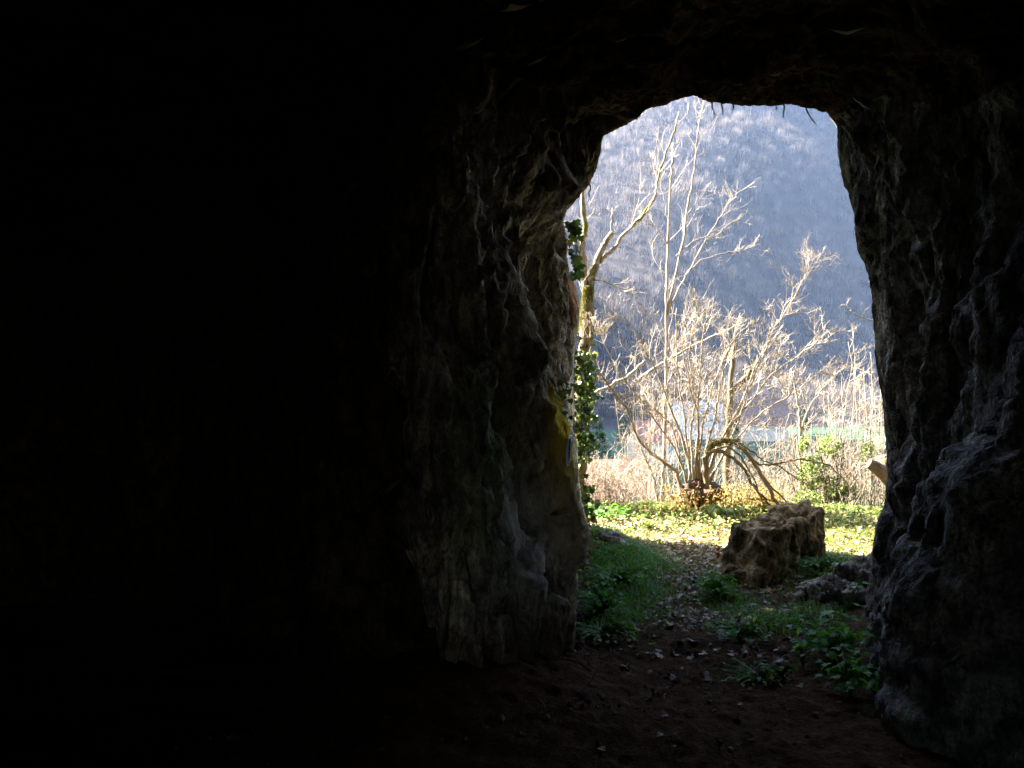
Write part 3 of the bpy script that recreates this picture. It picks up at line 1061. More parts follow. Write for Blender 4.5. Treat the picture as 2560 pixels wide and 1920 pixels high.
for k, (px, d, h, lab) in enumerate([(2012, 185, 6.0, 'dark green evergreen tree standing right of the brown roofed valley house'),
                                     (1500, 110, 6.0, 'dark bluish evergreen tree on the teal meadow beside the ivy'),
                                     (1850, 175, 5.5, 'dark evergreen tree between the white and the cream valley houses'),
                                     (1560, 150, 6.0, 'dark evergreen tree at the back of the teal valley meadow')]):
    x = (px - 1280) / F * d
    t_ = thing('evergreen_tree', lab, 'tree', (x, d, -9.7))
    g_ = Geo()
    for lv in range(5):
        f_ = lv / 4
        leafy_ball(g_, np.array([0, 0, h * (0.3 + 0.62 * f_)]), np.array([1, 1, 0.5]) * (h * 0.28 * (1.1 - 0.85 * f_)), 260, 0.35, 400 + k * 7 + lv)
    obj('crown', g_.mesh('crown', smooth=False), MAT['evergreen'], t_)
    g_ = Geo()
    g_.tube([(0, 0, 0), (0, 0, h * 0.5), (0, 0, h * 0.85)], [0.2, 0.14, 0.05], 6)
    obj('trunk', g_.mesh('trunk'), MAT['bark_dark'], t_)


# ------------------------------------------------------------------ bare trees and shrubs beyond the terrace
def unit(v):
    v = np.asarray(v, float)
    return v / (np.linalg.norm(v) + 1e-9)


def wander(p, d, L, n, jit, up, r):
    x, y, z = float(p[0]), float(p[1]), float(p[2])
    a, b, c = float(d[0]), float(d[1]), float(d[2])
    l_ = math.sqrt(a * a + b * b + c * c) + 1e-9
    a, b, c = a / l_, b / l_, c / l_
    st = L / n
    pts = [(x, y, z)]
    for u, v, w in (r.normal(size=(n, 3)) * jit).tolist():
        a, b, c = a + u, b + v, c + w + up
        l_ = math.sqrt(a * a + b * b + c * c) + 1e-9
        a, b, c = a / l_, b / l_, c / l_
        x, y, z = x + a * st, y + b * st, z + c * st
        pts.append((x, y, z))
    return np.array(pts)


def sprays(g, limb, n, L, rad, r, t0=0.2, up=0.12, sub=5, sub2=0, flat=1.0, buds=None, sides=3, spread=(0.5, 1.1)):
    """twigs along a limb, with sub-twigs"""
    limb = np.asarray(limb)
    tan = np.gradient(limb, axis=0)
    for _ in range(n):
        f = t0 + (1 - t0) * r.uniform() ** 0.85
        k = f * (len(limb) - 1)
        i = min(int(k), len(limb) - 2)
        p = limb[i] + (limb[i + 1] - limb[i]) * (k - i)
        t_ = unit(tan[i])
        a = r.normal(size=3)
        a = unit(a - t_ * a.dot(t_))
        an = r.uniform(*spread)
        d = t_ * math.cos(an) + a * math.sin(an)
        d[1] *= flat
        l_ = L * r.uniform(0.45, 1.15) * (1.15 - 0.5 * f)
        rad_t = rad * 0.72
        tw = wander(p, d, l_, 5, 0.16, up * 0.5, r)
        ti = r.uniform()
        g.tube(tw, np.linspace(rad_t, rad_t * 0.45, len(tw)), sides, ti, False)
        for _2 in range(sub):
            f2 = r.uniform(0.2, 1.0)
            k2 = f2 * (len(tw) - 1)
            i2 = min(int(k2), len(tw) - 2)
            p2 = tw[i2] + (tw[i2 + 1] - tw[i2]) * (k2 - i2)
            t2 = unit(tw[i2 + 1] - tw[i2])
            a2 = r.normal(size=3)
            a2 = unit(a2 - t2 * a2.dot(t2))
            d2 = t2 * 0.75 + a2 * 0.65
            l2 = l_ * r.uniform(0.2, 0.5)
            tw2 = wander(p2, d2, l2, 3, 0.2, up * 0.6, r)
            g.tube(tw2, np.linspace(rad * 0.48, rad * 0.28, len(tw2)), 3, ti, False)
            if buds is not None and r.uniform() < 0.2:
                buds.append(tw2[-1])
            for _3 in range(sub2):
                i3 = r.integers(1, len(tw2))
                a3 = unit(r.normal(size=3) + unit(tw2[-1] - tw2[0]))
                tw3 = wander(tw2[i3], a3, l2 * r.uniform(0.25, 0.5), 2, 0.2, up, r)
                g.tube(tw3, np.linspace(rad * 0.4, rad * 0.25, 3), 3, ti, False)


def limb_path(px_pts, d0=None, n=None):
    pts = np.array([P(p_[0], p_[1], p_[2] if len(p_) > 2 else d0) for p_ in px_pts])
    return catmull(pts, n or (len(pts) * 4))


def bud_mesh(g, pts, r, size=0.006, length=0.03):
    for p in pts:
        q_ = p + np.array([r.normal() * 0.004, r.normal() * 0.004, -length * r.uniform(0.5, 1.2)])
        g.tube([p, (p + q_) / 2, q_], [size * 0.5, size, size * 0.3], 3, r.uniform(), False)


def tree(name, label, cat, base, limbs, mat, seed, d0, twig=None, group=None, limb_name='limb', twig_mat='twig', rough=0.06):
    """limbs: (part name, px path, r0, r1, n_twigs, twig length)"""
    r = np.random.default_rng(seed)
    t_ = thing(name, label, cat, base, group)
    tg = Geo()
    buds = []
    tw = dict(sub=5, sub2=1, rad=0.0052, up=0.10)
    if twig:
        tw.update(twig)
    wb = tw.pop('buds', False)
    out_ = {}
    for (pn, path, r0, r1, nt_, L) in limbs:
        pts = limb_path(path, d0)
        pts[1:-1] += r.normal(size=(len(pts) - 2, 3)) * max(r0 * 0.12, 0.007)
        r0, r1 = (r0 * 0.78, r1 * 0.78) if r0 < 0.04 else (r0, r1)
        rad_ = np.linspace(r0, r1, len(pts)) * (1 + rough * r.normal(size=len(pts)))
        g_ = Geo()
        g_.tube(pts, rad_, 8 if r0 > 0.03 else 6)
        out_[pn] = g_.build(pn, MAT[mat], t_)
        if nt_:
            sprays(tg, pts, int(nt_ * 0.8 + 0.5), L, r=r, buds=buds if wb else None, **tw)
    if tg.n or tg.queue:
        tag(tg.build('twigs', MAT[twig_mat], t_), kind='stuff')
    if buds:
        bg_ = Geo()
        bud_mesh(bg_, buds, r)
        tag(bg_.build('catkins', MAT['weed'], t_), kind='stuff')
    return t_, out_


def moss_on(limb, rad, n, parent, seed, size=0.022, up=True):
    r = np.random.default_rng(seed)
    k = r.uniform(0, len(limb) - 1.001, n)
    i = k.astype(int)
    p = limb[i] + (limb[i + 1] - limb[i]) * (k - i)[:, None]
    t_ = limb[i + 1] - limb[i]
    t_ /= np.linalg.norm(t_, axis=1, keepdims=True)
    a = r.normal(size=(n, 3))
    a = a - t_ * (a * t_).sum(1, keepdims=True)
    a /= np.linalg.norm(a, axis=1, keepdims=True)
    rr_ = np.interp(k, np.arange(len(limb)), rad)
    keep = vnoise(p * 5, seed) > -0.45
    p, a, rr_, t_ = p[keep], a[keep], rr_[keep], t_[keep]
    n = len(p)
    b = p + a * rr_[:, None] * 0.95
    s = np.cross(a, t_) * size * 0.35
    tip = b + a * (size * r.uniform(0.6, 1.4, n))[:, None] + np.array([0, 0, -0.4]) * size
    v = np.stack([b - s, b + s, tip], 1).reshape(-1, 3)
    g_ = Geo()
    g_.poly(v, np.arange(3 * n).reshape(-1, 3), np.repeat(r.uniform(0, 1, n), 3))
    return tag(g_.build('moss', MAT['moss'], parent, False), kind='stuff')


# forked mossy tree at the left edge of the opening
trunk_px = [(1436, 1330, 10.4), (1446, 1180, 10.5), (1456, 1000, 10.6), (1462, 880, 10.6), (1467, 790, 10.7), (1471, 715, 10.7)]
lt, lparts = tree('forked_tree', 'forked mossy tree with a long pale limb rising beside the left rock edge', 'tree', P(1436, 1330, 10.4), [
    ('trunk', trunk_px, 0.105, 0.072, 8, 0.5),
    ('limb', [(1470, 725), (1457, 690), (1444, 640), (1440, 612), (1434, 580)], 0.045, 0.03, 0, 0),
    ('limb', [(1466, 730), (1460, 690), (1457, 640), (1458, 600), (1464, 570), (1457, 530), (1456, 480), (1460, 420), (1462, 330)], 0.045, 0.028, 6, 0.4),
    ('limb', [(1472, 720), (1480, 690), (1490, 660), (1502, 630), (1515, 605), (1531, 582)], 0.052, 0.034, 4, 0.35),
    ('branch', [(1530, 584), (1529, 560), (1531, 540), (1532, 520)], 0.017, 0.012, 3, 0.2),
    ('limb', [(1499, 656), (1520, 635), (1545, 612), (1552, 595), (1580, 566), (1602, 543), (1626, 510), (1638, 488), (1643, 462), (1646, 440), (1664, 388), (1680, 345), (1690, 312), (1697, 280)], 0.034, 0.012, 12, 0.75),
    ('branch', [(1466, 834), (1490, 829), (1505, 823), (1516, 813)], 0.026, 0.014, 4, 0.35),
    ('branch', [(1470, 790), (1480, 776), (1493, 769)], 0.022, 0.018, 0, 0),
    ('branch', [(1485, 700), (1515, 705), (1550, 718), (1590, 752), (1630, 790)], 0.012, 0.006, 10, 0.4),
], 'bark_left_tree', 11, 10.7, dict(sub=4, sub2=1, rad=0.0055, up=0.05))
lparts['trunk'].data.materials[0] = MAT['bark_dark']
tp = limb_path(trunk_px, 10.7)
moss_on(tp[3:], np.linspace(0.10, 0.072, len(tp) - 3), 9000, lt, 5, 0.024)
ml = limb_path([(1470, 722), (1480, 690), (1490, 660)], 10.7)
moss_on(ml, np.full(len(ml), 0.05), 900, lt, 6, 0.022)
ml = limb_path([(1580, 566), (1602, 543), (1626, 510)], 10.7)
moss_on(ml, np.full(len(ml), 0.026), 500, lt, 7, 0.018)
ml = limb_path([(1466, 834), (1490, 829), (1505, 823), (1516, 813)], 10.7)
moss_on(ml, np.full(len(ml), 0.022), 700, lt, 9, 0.02)

# pair of slender saplings rising in the middle
tree('slender_sapling', 'tall slender pale sapling with forked stems rising in the middle of the opening', 'tree', P(1652, 1290, 11.3), [
    ('trunk', [(1652, 1292), (1658, 1200), (1662, 1100), (1663, 1000), (1665, 900), (1666, 800), (1668, 700), (1669, 600), (1674, 500), (1679, 420), (1685, 372)], 0.036, 0.013, 26, 0.75),
    ('limb', [(1667, 790), (1688, 690), (1710, 590), (1722, 505), (1735, 430), (1742, 360), (1750, 305), (1757, 268)], 0.024, 0.008, 24, 0.55),
    ('limb', [(1670, 780), (1715, 690), (1755, 615), (1790, 560), (1815, 515), (1832, 480)], 0.016, 0.006, 18, 0.5),
    ('limb', [(1712, 690), (1750, 652), (1805, 632), (1850, 626), (1888, 616)], 0.010, 0.005, 14, 0.35),
    ('limb', [(1690, 640), (1740, 600), (1790, 580), (1850, 545)], 0.009, 0.005, 12, 0.35),
    ('limb', [(1668, 610), (1650, 580), (1635, 560), (1622, 535)], 0.010, 0.005, 6, 0.3),
    ('limb', [(1672, 560), (1660, 500), (1650, 440), (1645, 360), (1640, 330)], 0.010, 0.004, 8, 0.35),
], 'bark_pale', 12, 11.3, dict(sub=4, sub2=1, rad=0.0045, up=0.16, buds=True))
tree('small_sapling', 'low pale sapling stem leaning left from the foot of the slender sapling', 'tree', P(1646, 1290, 11.2), [
    ('trunk', [(1648, 1292), (1640, 1230), (1628, 1180), (1606, 1130), (1596, 1090)], 0.028, 0.012, 10, 0.4),
    ('limb', [(1630, 1190), (1600, 1200), (1570, 1215), (1545, 1222)], 0.012, 0.005, 8, 0.35),
], 'bark_pale', 13, 11.2)

# hazel with many stems
hz_base = P(1742, 1262, 10.4)
hz, _ = tree('hazel_shrub', 'many-stemmed bare hazel shrub fanning out from a dark root stump', 'shrub', hz_base, [
    ('stem', [(1712, 1262), (1703, 1225), (1690, 1178), (1662, 1159), (1625, 1130), (1592, 1090), (1572, 1032), (1540, 985), (1500, 935), (1462, 898)], 0.036, 0.012, 34, 0.55),
    ('stem', [(1725, 1230), (1722, 1150), (1715, 1080), (1705, 1010), (1698, 950), (1690, 850), (1692, 770)], 0.020, 0.007, 26, 0.55),
    ('stem', [(1735, 1230), (1742, 1120), (1745, 1030), (1746, 980), (1752, 900), (1760, 820), (1775, 750)], 0.022, 0.007, 26, 0.55),
    ('stem', [(1740, 1230), (1745, 1110), (1744, 1030), (1725, 970), (1712, 900), (1702, 810)], 0.020, 0.007, 24, 0.5),
    ('stem', [(1750, 1230), (1765, 1130), (1785, 1050), (1797, 990), (1815, 900), (1842, 820)], 0.022, 0.007, 26, 0.55),
    ('stem', [(1757, 1230), (1790, 1120), (1830, 1060), (1880, 1000), (1930, 935), (2000, 885), (2075, 800)], 0.020, 0.006, 36, 0.6),
    ('stem', [(1757, 1225), (1800, 1110), (1850, 1010), (1905, 880), (1950, 800), (2000, 715), (2036, 645)], 0.017, 0.005, 40, 0.5),
    ('stem', [(1730, 1230), (1715, 1130), (1690, 1060), (1665, 990), (1640, 930), (1600, 850), (1560, 790)], 0.022, 0.007, 30, 0.6),
    ('stem', [(1722, 1230), (1700, 1140), (1680, 1070), (1655, 1040), (1620, 1010), (1565, 985)], 0.016, 0.006, 24, 0.5),
    ('stem', [(1745, 1230), (1752, 1120), (1762, 1040), (1790, 940), (1830, 860), (1882, 800)], 0.018, 0.006, 24, 0.5),
    ('stem', [(1760, 1225), (1820, 1125), (1900, 1035), (1980, 985), (2055, 925)], 0.016, 0.006, 24, 0.5),
    ('stem', [(1728, 1230), (1690, 1130), (1630, 1040), (1570, 960), (1520, 880), (1500, 830)], 0.018, 0.006, 26, 0.55),
    ('stem', [(1736, 1230), (1728, 1100), (1735, 980), (1722, 880), (1740, 780), (1735, 720)], 0.018, 0.006, 26, 0.5),
    ('stem', [(1765, 1225), (1830, 1090), (1880, 960), (1900, 900), (1935, 850)], 0.016, 0.006, 20, 0.5),
], 'bark_hazel', 14, 10.4, dict(sub=8, sub2=2, rad=0.0048, up=0.08, buds=True))


def noise_blob(name, c_, radii, mat, seed, res=(40, 28), amp=0.22, freq=2.0, parent=None, power=2.6, fine=0.06, flat_bottom=None):
    """an uneven stone-like body built on a superellipsoid"""
    u = np.linspace(0, 2 * math.pi, res[0], endpoint=False)
    v = np.linspace(-math.pi / 2, math.pi / 2, res[1])
    U, Vv = np.meshgrid(u, v, indexing='ij')
    sp = lambda a: np.sign(a) * np.abs(a) ** (2.0 / power)
    d = np.stack([sp(np.cos(Vv)) * sp(np.cos(U)), sp(np.cos(Vv)) * sp(np.sin(U)), sp(np.sin(Vv))], -1)
    s_ = 1 + amp * fbm(d * freq + seed * 3.1, 3, seed) + fine * ridged(d * freq * 4 + seed, 3, seed + 5)
    fa_, ee_ = facet(d * 2.6 + seed, seed + 9)
    s_ = s_ + 0.07 * fa_ - 0.03 * np.exp(-ee_ / 0.07)
    pts = d * s_[..., None] * np.asarray(radii)
    n0, n1 = res
    i = np.arange(n0)[:, None]
    j = np.arange(n1 - 1)[None, :]
    k = (i + 1) % n0
    q_ = np.stack([i * n1 + j, k * n1 + j, k * n1 + j + 1, i * n1 + j + 1], -1).reshape(-1, 4)
    me_ = mesh_arrays(name, pts.reshape(-1, 3), None, q_)
    o_ = obj(name, me_, MAT[mat], parent)
    o_.location = tuple(np.asarray(c_) - (parent_world(parent) if parent is not None else 0))
    return o_


MAT['root'] = bark_material('root', (0.035, 0.02, 0.012), (0.12, 0.07, 0.045), 24.0)
noise_blob('root_stump', P(1752, 1238, 10.35), (0.22, 0.16, 0.15), 'root', 3, (48, 30), 0.35, 2.4, hz, 2.0, 0.16)

# bent mossy tree arching to the ground
bt, bparts = tree('bent_tree', 'dark bent tree with mossy boughs arching down to the ground behind the boulder', 'tree', P(1770, 1265, 10.2), [
    ('trunk', [(1770, 1270, 10.3), (1764, 1200, 10.3), (1766, 1140, 10.25), (1782, 1110, 10.2), (1810, 1103, 10.1), (1840, 1106, 10.1), (1864, 1128, 10.0), (1890, 1167, 10.0), (1920, 1220, 9.9), (1948, 1268, 9.9)], 0.042, 0.020, 14, 0.4),
    ('bough', [(1772, 1132), (1800, 1128), (1830, 1145), (1860, 1172), (1885, 1215), (1915, 1252), (1940, 1282)], 0.032, 0.016, 14, 0.4),
    ('bough', [(1870, 1150), (1900, 1160), (1935, 1161), (1975, 1152), (2020, 1150), (2042, 1157), (2072, 1163), (2105, 1195), (2135, 1235)], 0.018, 0.008, 16, 0.4),
    ('bough', [(1846, 1112), (1880, 1130), (1910, 1152), (1950, 1168), (1990, 1195), (2040, 1225)], 0.014, 0.007, 12, 0.35),
    ('bough', [(1885, 1162), (1920, 1208), (1960, 1248), (1985, 1284)], 0.020, 0.010, 8, 0.35),
    ('bough', [(1872, 1247), (1915, 1250), (1960, 1258), (2012, 1276)], 0.015, 0.007, 6, 0.3),
    ('bough', [(1780, 1125), (1820, 1120), (1850, 1140), (1880, 1190), (1900, 1240), (1912, 1280)], 0.016, 0.009, 8, 0.35),
], 'bark_dark', 15, 10.05, dict(sub=4, sub2=0, rad=0.0045, up=-0.02))
bp = limb_path([(1768, 1138, 10.25), (1782, 1110, 10.2), (1810, 1103, 10.1), (1840, 1106, 10.1), (1864, 1128, 10.0)], 10.0)
moss_on(bp, np.full(len(bp), 0.04), 1500, bt, 8, 0.016)

tree('broken_tree', 'mossy forked trunk with a broken stub standing behind the hazel', 'tree', P(1815, 1300, 12.6), [
    ('trunk', [(1815, 1310), (1818, 1150), (1822, 1050), (1826, 960), (1832, 900), (1836, 850)], 0.055, 0.03, 12, 0.5),
    ('limb', [(1826, 985), (1848, 962), (1868, 942), (1877, 924)], 0.045, 0.040, 3, 0.3),
], 'bark_dark', 16, 12.6)
tree('leaning_trunk', 'pale dead trunk leaning diagonally beside the ivy at the left edge', 'trunk', P(1440, 1010, 12.0), [
    ('trunk', [(1440, 1008), (1478, 988), (1520, 965), (1565, 943), (1592, 920), (1614, 900)], 0.034, 0.024, 6, 0.4),
], 'bark_pale', 17, 12.0)
tree('leaning_trunk', 'pale dead trunk leaning up through the hazel twigs towards the dark hill', 'trunk', P(1680, 900, 12.2), [
    ('trunk', [(1600, 945), (1680, 895), (1730, 866), (1790, 838), (1838, 815)], 0.028, 0.018, 8, 0.4),
], 'bark_pale', 18, 12.2)
tree('young_tree', 'slim young tree with two upright forks behind the ivy covered bush', 'tree', P(1998, 1290, 12.0), [
    ('trunk', [(1998, 1300), (1999, 1180), (2000, 1100), (2000, 1050), (1996, 1010), (1985, 960), (1978, 920)], 0.035, 0.010, 18, 0.5),
    ('limb', [(2002, 1085), (2015, 1040), (2035, 1000), (2060, 965), (2078, 945)], 0.02, 0.007, 14, 0.5),
], 'bark_hazel', 19, 12.0)
tree('right_branch', 'bare white branch reaching in from behind the right rock edge', 'branch', P(2215, 800, 10.5), [
    ('limb', [(2230, 806), (2182, 800), (2150, 790), (2130, 778), (2118, 766), (2103, 763)], 0.014, 0.007, 4, 0.25),
], 'bark_pale', 20, 10.5)

# stems of the thicket at the right
rr_ = np.random.default_rng(21)
right_lab = 'thin upright bare shrub in the pale thicket beside the right rock edge'
for k, px in enumerate([2068, 2098, 2125, 2150, 2174, 2196, 2222]):
    d = 11.2 + rr_.uniform(-0.4, 1.3)
    top = rr_.uniform(790, 980) if px > 2100 else rr_.uniform(900, 1000)
    lean = rr_.uniform(-50, 30)
    path = [(px, 1300), (px + lean * 0.1 + rr_.uniform(-14, 14), 1200), (px + lean * 0.35 + rr_.uniform(-8, 8), 1100), (px + lean * 0.7, (1100 + top) / 2), (px + lean + rr_.uniform(-15, 15), top)]
    path2 = [(px + 4, 1290), (px + 10 - lean * 0.2, 1180), (px - lean * 0.6, 1080), (px - lean, 980)]
    tree('bare_shrub', right_lab, 'shrub', P(px, 1300, d), [
        ('stem', path, 0.016, 0.005, 20, 0.55), ('stem', path2, 0.012, 0.005, 14, 0.45)], 'bark_pale', 60 + k, d, dict(sub=5, sub2=1, rad=0.0045, spread=(0.6, 1.5), up=0.02),
        group='upright shrubs of the right thicket')

# shrubs on the slope behind
mid_lab = 'pale bare shrub in the tangled sunlit thicket on the slope beyond the terrace'
rs = np.random.default_rng(33)
for k, (px, d, top) in enumerate([(1500, 13.0, 1150), (1545, 14.5, 1130), (1600, 13.2, 1000), (1630, 16, 920), (1690, 15, 880), (1760, 14, 920), (1800, 17, 980), (1880, 14, 1090),
                                  (1940, 15.5, 1060), (1990, 17, 1050), (2040, 14, 1040), (2090, 16, 1000), (2150, 15, 930), (2195, 14, 900), (1850, 19, 1085), (2030, 21, 1060), (1650, 19, 1010)]):
    x = (px - 1280) / F * d
    zb = float(gz(np.array([x]), np.array([d]))[0])
    yb = 960 + (1.6 - zb) / d * F
    limbs = []
    for s in range(6):
        off = rs.uniform(-1, 1) * 65 * 13 / d
        tt = top + rs.uniform(-20, 120)
        limbs.append(('stem', [(px + off * 0.1, yb + 10), (px + off * 0.3, yb * 0.7 + tt * 0.3), (px + off * 0.7 + rs.uniform(-8, 8), yb * 0.35 + tt * 0.65), (px + off + rs.uniform(-14, 14), tt)], 0.012, 0.005, 11, 0.6))
    tree('bare_shrub', mid_lab, 'shrub', (x, d, zb), limbs, 'bark_pale', 200 + k, d, dict(sub=5, sub2=1, rad=0.0058, up=0.08), group='shrubs of the slope thicket', twig_mat='bramble')


# tangles of dry bramble along the edge
def bramble(name, label, regions, n, seed, mat, rad=0.004):
    r = np.random.default_rng(seed)
    g_ = Geo()
    for _ in range(n):
        (x0, x1, y0, y1, d0, d1) = regions[r.integers(len(regions))]
        d = r.uniform(d0, d1)
        px = r.uniform(x0, x1)
        x = (px - 1280) / F * d
        z0 = float(gz_coarse(np.array([x]), np.array([d]))[0])
        ztop = 1.6 + (960 - r.uniform(y0, y1)) / F * d
        h = max(0.1, (ztop - z0))
        a = r.uniform(0, 2 * math.pi)
        L = h * r.uniform(0.4, 1.3)
        dx, dy = math.cos(a) * L, math.sin(a) * L * 0.6
        t_ = np.linspace(0, 1, 7)
        pts = np.stack([x + dx * t_, d + dy * t_, z0 + h * np.sin(t_ * r.uniform(1.6, 2.9)) * 1.0], -1)
        pts[1:] += r.normal(size=(6, 3)) * 0.03
        ti = r.uniform()
        g_.tube(pts, np.linspace(rad, rad * 0.5, 7), 3, ti, False)
        sprays(g_, pts, 4, 0.25, rad * 0.7, r, 0.2, 0.05, 2, 0)
    return tag(g_.build(name, MAT[mat]), label, 'bramble', kind='stuff')


bramble('bramble', 'tangle of pale dry bramble along the left edge of the sunlit terrace', [(1440, 1650, 1120, 1230, 10.6, 12.0), (1440, 1560, 1150, 1240, 10.6, 11.5)], 240, 71, 'bramble')
bramble('bramble', 'tangle of pale dry bramble along the terrace edge right of the hazel', [(1830, 2000, 1160, 1250, 10.7, 12.0), (2000, 2240, 1080, 1240, 10.8, 12.2), (1950, 2180, 1060, 1200, 12, 15), (2080, 2250, 1120, 1240, 10.6, 11.2)], 380, 72, 'bramble')

# ------------------------------------------------------------------ leaves: shapes and scatter
def leaf_shape(kind):
    if kind == 'ovate':
        o_ = [(0, 0), (0.22, 0.18), (0.33, 0.42), (0.24, 0.72), (0, 1.0), (-0.24, 0.72), (-0.33, 0.42), (-0.22, 0.18)]
    elif kind == 'ivy':
        o_ = [(0, 0), (0.30, -0.08), (0.55, 0.22), (0.34, 0.36), (0.42, 0.66), (0.16, 0.66), (0, 1.0), (-0.16, 0.66), (-0.42, 0.66), (-0.34, 0.36), (-0.55, 0.22), (-0.30, -0.08)]
    else:  # lobed like a maple
        h = [(0, 0), (0.18, -0.10), (0.42, -0.02), (0.34, 0.14), (0.66, 0.30), (0.46, 0.40), (0.60, 0.66), (0.36, 0.58), (0.30, 0.72), (0.16, 0.60), (0.18, 0.82), (0, 1.05)]
        o_ = h + [(-a, b) for a, b in h[-2:0:-1]]
    o_ = np.array(o_)
    c_ = np.array([[0, 0.42]])
    p_ = np.concatenate([c_, o_])
    z = 0.18 * np.abs(p_[:, 0]) - 0.25 * (p_[:, 1] - 0.4) ** 2
    V_ = np.column_stack([p_, z])
    n = len(o_)
    T_ = np.array([(0, 1 + i, 1 + (i + 1) % n) for i in range(n)])
    return V_, T_


SH = {k: leaf_shape(k) for k in ('ovate', 'ivy', 'maple')}


def frames(yaw, tilt, roll):
    cy_, sy_ = np.cos(yaw), np.sin(yaw)
    ct, st = np.cos(tilt), np.sin(tilt)
    cr, sr = np.cos(roll), np.sin(roll)
    n = len(yaw)
    Rz = np.zeros((n, 3, 3)); Rz[:, 0, 0] = cy_; Rz[:, 0, 1] = -sy_; Rz[:, 1, 0] = sy_; Rz[:, 1, 1] = cy_; Rz[:, 2, 2] = 1
    Rx = np.zeros((n, 3, 3)); Rx[:, 0, 0] = 1; Rx[:, 1, 1] = ct; Rx[:, 1, 2] = -st; Rx[:, 2, 1] = st; Rx[:, 2, 2] = ct
    Ry = np.zeros((n, 3, 3)); Ry[:, 1, 1] = 1; Ry[:, 0, 0] = cr; Ry[:, 0, 2] = sr; Ry[:, 2, 0] = -sr; Ry[:, 2, 2] = cr
    return Rz @ Rx @ Ry


def scatter(g, kind, pos, size, yaw, tilt, roll, tint, curl=None):
    V_, T_ = SH[kind]
    n = len(pos)
    R = frames(yaw, tilt, roll)
    lv = np.broadcast_to(V_, (n,) + V_.shape).copy()
    if curl is not None:
        lv[..., 2] *= curl[:, None]
    w = np.einsum('nij,nkj->nki', R, lv) * size[:, None, None] + pos[:, None, :]
    T2 = (T_[None] + (np.arange(n) * len(V_))[:, None, None]).reshape(-1, 3)
    g.poly(w.reshape(-1, 3), T2, np.repeat(tint, len(V_)))


def on_ground(x, y, dz=0.0):
    return np.stack([x, y, gz(x, y) + dz], -1)


def in_cave_rock(x, y):
    """rough plan of where rock stands on the ground"""
    left = np.interp(y, [3.4, 4.6, 5.3, 6.2, 8.8, 8.9], [-2.0, -0.45, 0.42, 0.55, 0.84, -9])
    right = np.interp(y, [3.9, 5.0, 6.1, 7.0, 7.4, 7.5], [1.72, 2.0, 2.4, 2.9, 3.0, 99])
    return (x < left) | (x > right)


# leaf litter, ground cover and grass
r = np.random.default_rng(90)
n = 26000
y = r.uniform(5.0, 10.9, n)
x = r.uniform(0.2, 5.2, n)
dens = np.where(y > 7.2, 0.9, 0.35) * (0.45 + 0.55 * (vnoise(np.stack([x * 1.2, y * 1.2, x * 0], -1), 14) > -0.2))
path_w = np.exp(-((x - (1.42 + 0.1 * (y - 6))) / 0.4) ** 2) * smooth(4.9, 5.8, y)
dens = np.maximum(dens, path_w * 0.95)
dens = dens * smooth(4.8, 6.0, y)
keep = (r.uniform(size=n) < dens) & ~in_cave_rock(x, y)
x, y = x[keep], y[keep]
n = len(x)
half = np.arange(n) % 3
in_shade = y < 7.15 + 0.3 * vnoise(np.stack([x * 2, y * 2, x * 0], -1), 19)
MAT['litter_shade'] = leaf_material('litter_shade', (0.07, 0.040, 0.020), (0.16, 0.105, 0.058), (0.30, 0.22, 0.14), 0.15)  # darker copy of the litter: shade painted into the leaves on the path
g_ = Geo()
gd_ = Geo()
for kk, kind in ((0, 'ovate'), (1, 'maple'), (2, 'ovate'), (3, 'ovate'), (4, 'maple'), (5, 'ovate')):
    s_ = (half == kk % 3) & (in_shade == (kk > 2))
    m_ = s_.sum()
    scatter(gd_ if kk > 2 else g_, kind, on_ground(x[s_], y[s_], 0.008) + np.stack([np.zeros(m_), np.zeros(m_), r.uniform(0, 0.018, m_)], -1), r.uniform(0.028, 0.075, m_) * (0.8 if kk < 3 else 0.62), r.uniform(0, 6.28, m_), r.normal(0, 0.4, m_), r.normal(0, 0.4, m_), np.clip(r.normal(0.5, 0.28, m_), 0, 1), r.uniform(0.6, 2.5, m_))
tag(g_.build('leaf_litter', MAT['litter'], None, False), 'carpet of dry tan leaves over the sunlit terrace', 'leaf litter', kind='stuff')
tag(gd_.build('leaf_litter', MAT['litter_shade'], None, False), 'brown leaves darkened with painted shade on the trodden path into the cave', 'leaf litter', kind='stuff')


def blades(g, x, y, h, r, lean=0.5, w=0.0035):
    n = len(x)
    b = on_ground(x, y, -0.005)
    a = r.uniform(0, 2 * math.pi, n)
    d = np.stack([np.cos(a), np.sin(a), np.zeros(n)], -1)
    s = np.stack([-np.sin(a + 0.5), np.cos(a + 0.5), np.zeros(n)], -1) * w * r.uniform(0.7, 1.5, n)[:, None]
    l_ = (h * lean * r.uniform(0.2, 1.4, n))[:, None]
    mid = b + d * l_ * 0.35 + np.array([0, 0, 1]) * (h * 0.6)[:, None]
    tip = b + d * l_ + np.array([0, 0, 1]) * (h * 0.92)[:, None]
    v = np.stack([b - s, b + s, mid + s * 0.7, mid - s * 0.7, tip], 1).reshape(-1, 3)
    i = np.arange(n) * 5
    T_ = np.concatenate([np.stack([i, i + 1, i + 2], -1), np.stack([i, i + 2, i + 3], -1), np.stack([i + 3, i + 2, i + 4], -1)])
    g.poly(v, T_, np.repeat(np.clip(r.normal(0.45, 0.25, n), 0, 1), 5))


